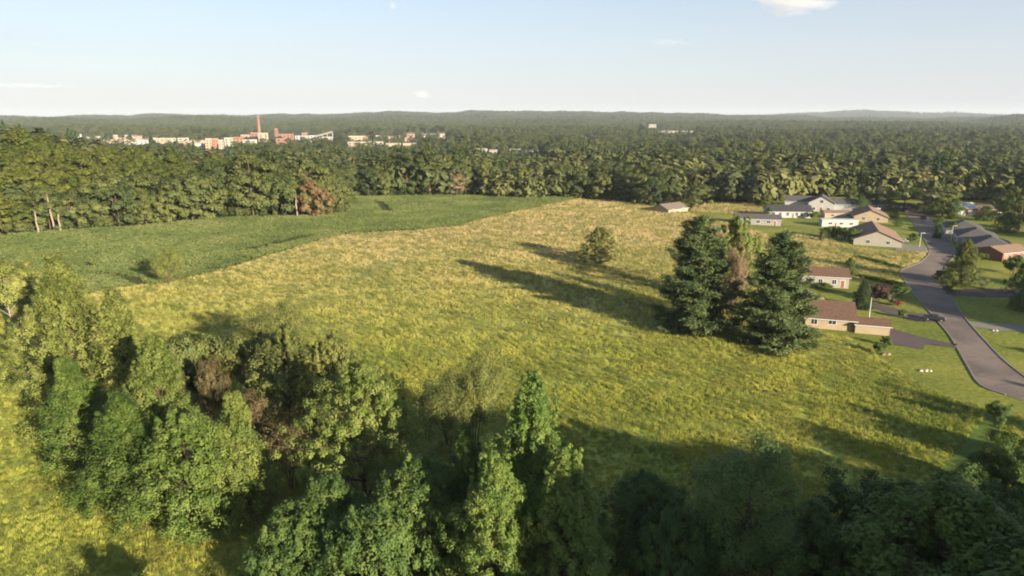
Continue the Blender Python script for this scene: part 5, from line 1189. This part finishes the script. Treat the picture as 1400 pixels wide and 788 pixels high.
T_ = [
 ('small white shed at the left end of the distant town', 119, 125, 192, 187.5, 'w_white', 'r_white', 'gable'),
 ('white roofed hall left of the distant town centre', 130, 137.5, 190, 186.5, 'w_white', 'r_white', 'gable'),
 ('low pale building under the white hall of the town', 143, 156, 195, 191.5, 'w_pink', 'r_flat', 'flat'),
 ('tall cream block near the left of the distant town', 156, 161.5, 191, 185, 'w_cream', 'r_flat', 'flat'),
 ('pinkish store between the cream block and the long white roof', 162, 172, 194, 189, 'w_pink', 'r_flat', 'flat'),
 ('narrow cream tower block left of the long white warehouse', 171, 175, 189, 185, 'w_cream', 'r_flat', 'flat'),
 ('long bright white warehouse of the distant town', 172, 196, 196.5, 191.5, 'w_white', 'r_white', 'flat'),
 ('peach brick building above the long white warehouse', 182, 194, 190.5, 185.5, 'w_pink', 'r_tan', 'gable'),
 ('grey pitched house right of the long white warehouse', 197, 206, 195, 189.5, 'w_pale', 'r_grey', 'gable'),
 ('dark roofed house in the middle left of the town', 207, 214, 192, 187, 'w_white', 'r_char', 'gable'),
 ('long low cream store in the left half of the town', 215, 240, 194, 189.5, 'w_cream', 'r_flat', 'flat'),
 ('cream flat roofed block left of the pink brick rows', 244, 258, 194.5, 189, 'w_cream', 'r_flat', 'flat'),
 ('pale pink block stepping down toward the trees', 252, 266, 199, 193.5, 'w_pink', 'r_flat', 'flat'),
 ('white gabled block beside the pale pink block', 267, 275, 201, 195, 'w_white', 'r_white', 'gable'),
 ('dark pink brick block behind the white gabled one', 276, 283, 205, 193, 'w_pink', 'r_flat', 'flat'),
 ('brick tower block at the front of the town', 283, 291, 207, 190, 'w_pink', 'r_flat', 'flat'),
 ('red brick block right of the front tower block', 292, 299.5, 202, 190, 'w_brick', 'r_flat', 'flat'),
 ('bright cream block right of the red brick block', 300, 306.5, 205, 192, 'w_cream', 'r_flat', 'flat'),
 ('wide cream block with many windows below the pink mill', 308, 319, 202, 189, 'w_cream', 'r_flat', 'flat'),
 ('red brick mill shed left of the tall smokestack', 318, 333, 194, 188, 'w_brick', 'r_tan', 'flat'),
 ('white annex in front of the red brick mill', 333, 351, 196.5, 191.5, 'w_white', 'r_white', 'flat'),
 ('pink brick mill rising behind the white annex', 330, 345, 191, 184.5, 'w_pink', 'r_tan', 'flat'),
 ('brick boiler house at the left foot of the smokestack', 344, 353, 192, 182, 'w_brick', 'r_flat', 'flat'),
 ('yellowish boiler hall at the right foot of the smokestack', 354, 367, 193, 182.5, 'w_cream', 'r_flat', 'flat'),
 ('tall red brick tower right of the smokestack', 376.5, 381.5, 193, 176.5, 'w_brick', 'r_tan', 'flat'),
 ('long red brick factory beside the brick tower', 382, 402, 195, 184, 'w_brick', 'r_tan', 'flat'),
 ('lower red brick wing below the long factory', 378, 392, 196, 190, 'w_brick', 'r_flat', 'flat'),
 ('pale grey long hall right of the brick factory', 404, 424, 190.5, 186, 'w_pale', 'r_white', 'flat'),
 ('small red brick house above the pale grey hall', 413, 421, 185.5, 181.5, 'w_brick', 'r_tan', 'gable'),
 ('white topped hall under the sloping conveyor', 424, 438, 189.5, 185.5, 'w_white', 'r_white', 'flat'),
 ('pale stepped building under the conveyor end', 441, 455, 193, 187.5, 'w_pale', 'r_flat', 'flat'),
 ('wide cream hall with an orange brick end', 474, 500, 192.5, 186.5, 'w_cream', 'r_flat', 'flat'),
 ('orange brick end block of the wide cream hall', 496, 503, 193.5, 187.5, 'w_brick', 'r_flat', 'flat'),
 ('long bright yellowish warehouse nearest in the right part of town', 476, 524, 199.5, 194.5, 'w_cream', 'r_flat', 'flat'),
 ('pale building with flat roof above the yellowish warehouse', 514, 527, 190, 185.5, 'w_pale', 'r_flat', 'flat'),
 ('cream shed left of the red roofed house', 531, 542, 191, 187.5, 'w_cream', 'r_white', 'gable'),
 ('pink house with red roof in the right part of town', 556, 567, 187.5, 181.5, 'w_pink', 'r_brown', 'gable'),
 ('long tan wall like warehouse at the right end of town', 528, 569, 200.5, 196.5, 'w_tan', 'r_flat', 'flat'),
 ('small pale house right of the red roofed house', 576, 584, 186, 182.5, 'w_pale', 'r_grey', 'gable'),
 ('white house at the right end of the distant town', 599, 608, 187, 181.5, 'w_white', 'r_grey', 'gable'),
 ('grey house between the two small houses at the right', 588, 596, 186, 182.5, 'w_pale', 'r_grey', 'gable'),
 ('tan barn at the left of the isolated white sheds', 640, 651, 209, 203.5, 'w_tan', 'r_tan', 'gable'),
 ('brightest white barn standing alone in the middle wood', 653, 666.5, 209.5, 203.5, 'w_white', 'r_white', 'gable'),
 ('cream shed right of the brightest white barn', 667.5, 680, 209.5, 205, 'w_cream', 'r_white', 'gable'),
 ('cream barn with pinkish wall right of the white barn group', 697, 713, 208.5, 204, 'w_pink', 'r_white', 'gable'),
 ('long low white shed at the right of the barn group', 714, 737, 210.5, 206, 'w_white', 'r_white', 'flat'),
 ('small white building far off on the right wooded slope', 887, 897, 174.5, 170.5, 'w_white', 'r_white', 'flat'),
 ('long pale building far off under the right hills', 905, 947, 182.5, 179.5, 'w_pale', 'r_white', 'flat'),
]
for t in T_: town(*t)
rsT = np.random.RandomState(77)
for k in range(34):
    uu = float(rsT.uniform(122, 470)) if k < 24 else float(rsT.uniform(478, 615)); ww = float(rsT.uniform(3.2, 6.5)); vv = float(rsT.uniform(187, 196.5))
    e = town('small muted roof half hidden among the trees of the distant town', uu, uu+ww, vv, vv-float(rsT.uniform(2.6, 4.2)), rsT.choice(['w_cream', 'w_pink', 'w_pale', 'w_brick']), rsT.choice(['r_brown', 'r_grey', 'r_tan', 'r_dull']), 'gable' if k % 3 else 'flat', windows=False)
    e['group'] = 'small houses of the distant town'
# tan clearing of bare earth with a low shed above the town
def stack(label, u, vb, vt, wpx):
    x, y, z = at(u, vb); dep = float(proj(x, y, z)[2]); h = (vb-vt)*dep/FPX; r = wpx/2*dep/FPX
    e = empty('smokestack', (x, y, z)); tag(e, label, 'chimney')
    mb = MB(); mb.tube([(0,0,-1),(0,0,h*.18),(0,0,h)], [r*1.5, r*1.15, r*.72], 20); mb.build('shaft', M['t_brick'], e, True)
    mb = MB(); mb.tube([(0,0,h),(0,0,h+.8),(0,0,h+1.4)], [r*.86, r*.9, r*.8], 20); mb.build('rim', M['w_pink'], e, True)
stack('tall red brick smokestack rising over the distant town', 355.5, 193, 160.5, 4.2)
def tank(label, u, vb, vt, wpx):
    x, y, z = at(u, vb); dep = float(proj(x, y, z)[2]); h = (vb-vt)*dep/FPX; r = wpx/2*dep/FPX
    e = empty('silo', (x, y, z)); tag(e, label, 'silo')
    mb = MB(); mb.tube([(0,0,-1),(0,0,h*.86)], r, 20); mb.build('shell', M['w_white'], e, True)
    mb = MB(); mb.tube([(0,0,h*.86),(0,0,h*.95),(0,0,h)], [r*1.03, r*.6, r*.1], 20); mb.build('cap', M['r_white'], e, True)
tank('wide white silo at the left end of the distant town', 102, 191, 183, 6.5)
tank('slim white silo right of the wide one', 111, 191, 183.5, 2.6)
tank('short white silo between the slim silo and the shed', 106.8, 191.5, 187, 3)
tank('stubby white tank right of the slim silo', 114.8, 191.5, 188, 3.5)
# conveyor: an inclined gallery on legs
p0 = at(431, 191); d0 = float(proj(*p0)[2]); k0 = d0/FPX
e = empty('conveyor', p0); tag(e, 'pale sloping conveyor gallery at the right of the brick factory', 'conveyor')
mb = MB(); a_ = 24*k0; h0, h1 = 4*k0, 10.5*k0
mb.add([(0,-2,h0-2),(a_,-2,h1-2),(a_,2,h1-2),(0,2,h0-2),(0,-2,h0+1.6),(a_,-2,h1+1.6),(a_,2,h1+1.6),(0,2,h0+1.6)], [(0,3,2,1),(4,5,6,7),(0,1,5,4),(1,2,6,5),(2,3,7,6),(3,0,4,7)]); mb.build('gallery', M['w_pale'], e)
for q in (.1, .4, .7, 1.): mb = MB(); mb.tube([(a_*q,-1.4,-1),(a_*q,-1.4,h0+(h1-h0)*q-2)], .5, 6); mb.tube([(a_*q,1.4,-1),(a_*q,1.4,h0+(h1-h0)*q-2)], .5, 6); mb.build('leg', M['metal'], e)

# ------------------------------------------------------------------ clouds and air
def cloud(label, u, v, dist, wpx, hpx, dens, seed):
    dx = (u-700)/FPX; q = (394-v)/FPX; d = np.array([dx, CP + q*SP, -SP + q*CP]); p = d*dist + np.array([0, 0, CAM_H])
    L_, H_ = wpx*dist/FPX, hpx*dist/FPX
    m = bpy.data.materials.new('cloud_vapour'); m.use_nodes = True; n = m.node_tree.nodes; l = m.node_tree.links
    n.remove(n['Principled BSDF'])
    pv = n.new('ShaderNodeVolumePrincipled'); pv.inputs['Color'].default_value = (1, .945, .925, 1); pv.inputs['Anisotropy'].default_value = 0
    tc = n.new('ShaderNodeTexCoord'); ln = n.new('ShaderNodeVectorMath'); ln.operation = 'LENGTH'
    l.new(tc.outputs['Object'], ln.inputs[0])
    mp = n.new('ShaderNodeMapping'); mp.inputs['Scale'].default_value = (L_/H_*.55, 1.2, 1.6); mp.inputs['Location'].default_value = (seed, 0, 0)
    l.new(tc.outputs['Object'], mp.inputs[0])
    nz = n.new('ShaderNodeTexNoise'); nz.inputs['Scale'].default_value = 1.3; nz.inputs['Detail'].default_value = 4; l.new(mp.outputs[0], nz.inputs[0])
    f = n.new('ShaderNodeMath'); f.operation = 'SUBTRACT'; f.inputs[0].default_value = .80; l.new(ln.outputs[1], f.inputs[1])
    g = n.new('ShaderNodeMath'); g.operation = 'MULTIPLY_ADD'; g.inputs[1].default_value = 1.5; g.inputs[2].default_value = -.72; l.new(nz.outputs[0], g.inputs[0])
    s_ = n.new('ShaderNodeMath'); s_.operation = 'ADD'; l.new(f.outputs[0], s_.inputs[0]); l.new(g.outputs[0], s_.inputs[1])
    mu = n.new('ShaderNodeMath'); mu.operation = 'MULTIPLY'; mu.inputs[1].default_value = dens; mu.use_clamp = False; l.new(s_.outputs[0], mu.inputs[0])
    mx = n.new('ShaderNodeMath'); mx.operation = 'MAXIMUM'; mx.inputs[1].default_value = 0; l.new(mu.outputs[0], mx.inputs[0])
    l.new(mx.outputs[0], pv.inputs['Density']); l.new(pv.outputs[0], n['Material Output'].inputs['Volume'])
    bm = bmesh.new(); bmesh.ops.create_icosphere(bm, subdivisions=3, radius=1.0)
    me = bpy.data.meshes.new('cloud'); bm.to_mesh(me); bm.free(); me.materials.append(m)
    o = link('cloud', me); o.location = p; o.scale = (L_/2, H_*1.2, H_/2); o.rotation_euler = (0, 0, math.atan2(-p[0], p[1]))
    tag(o, label, 'cloud')
cloud('small pinkish white cloud touching the top edge of the sky', 1086, 3, 9000, 120, 44, .0032, 3.1)
cloud('tiny white puff low in the sky left of centre', 577, 129, 15000, 30, 15, .0022, 7.7)
cloud('thin long grey streak of cloud low at the left edge', 30, 117, 15500, 170, 9, .0016, 1.2)
cloud('tiny pale wisp standing in for the daytime moon near the top of the sky', 537, 8, 9000, 13, 14, .004, 5.5)  # cloud wisp added in place of a small daytime moon
cloud('faint grey wisp below the pinkish cloud', 915, 58, 9500, 70, 14, .0012, 9.1)
hz = MB(); hz.box(-11700, -1000, -13, 11700, 12300, 125)
M['haze'] = bpy.data.materials.new('haze'); M['haze'].use_nodes = True; n = M['haze'].node_tree.nodes; n.remove(n['Principled BSDF'])
pv = n.new('ShaderNodeVolumePrincipled'); pv.inputs['Color'].default_value = (.82, .90, 1, 1); pv.inputs['Density'].default_value = HAZE; pv.inputs['Anisotropy'].default_value = .0
M['haze'].node_tree.links.new(pv.outputs[0], n['Material Output'].inputs['Volume'])
o = hz.build('haze', M['haze']); o['kind'] = 'stuff'; o['label'] = 'thin pale air between the camera and the far hills'; o['category'] = 'haze'
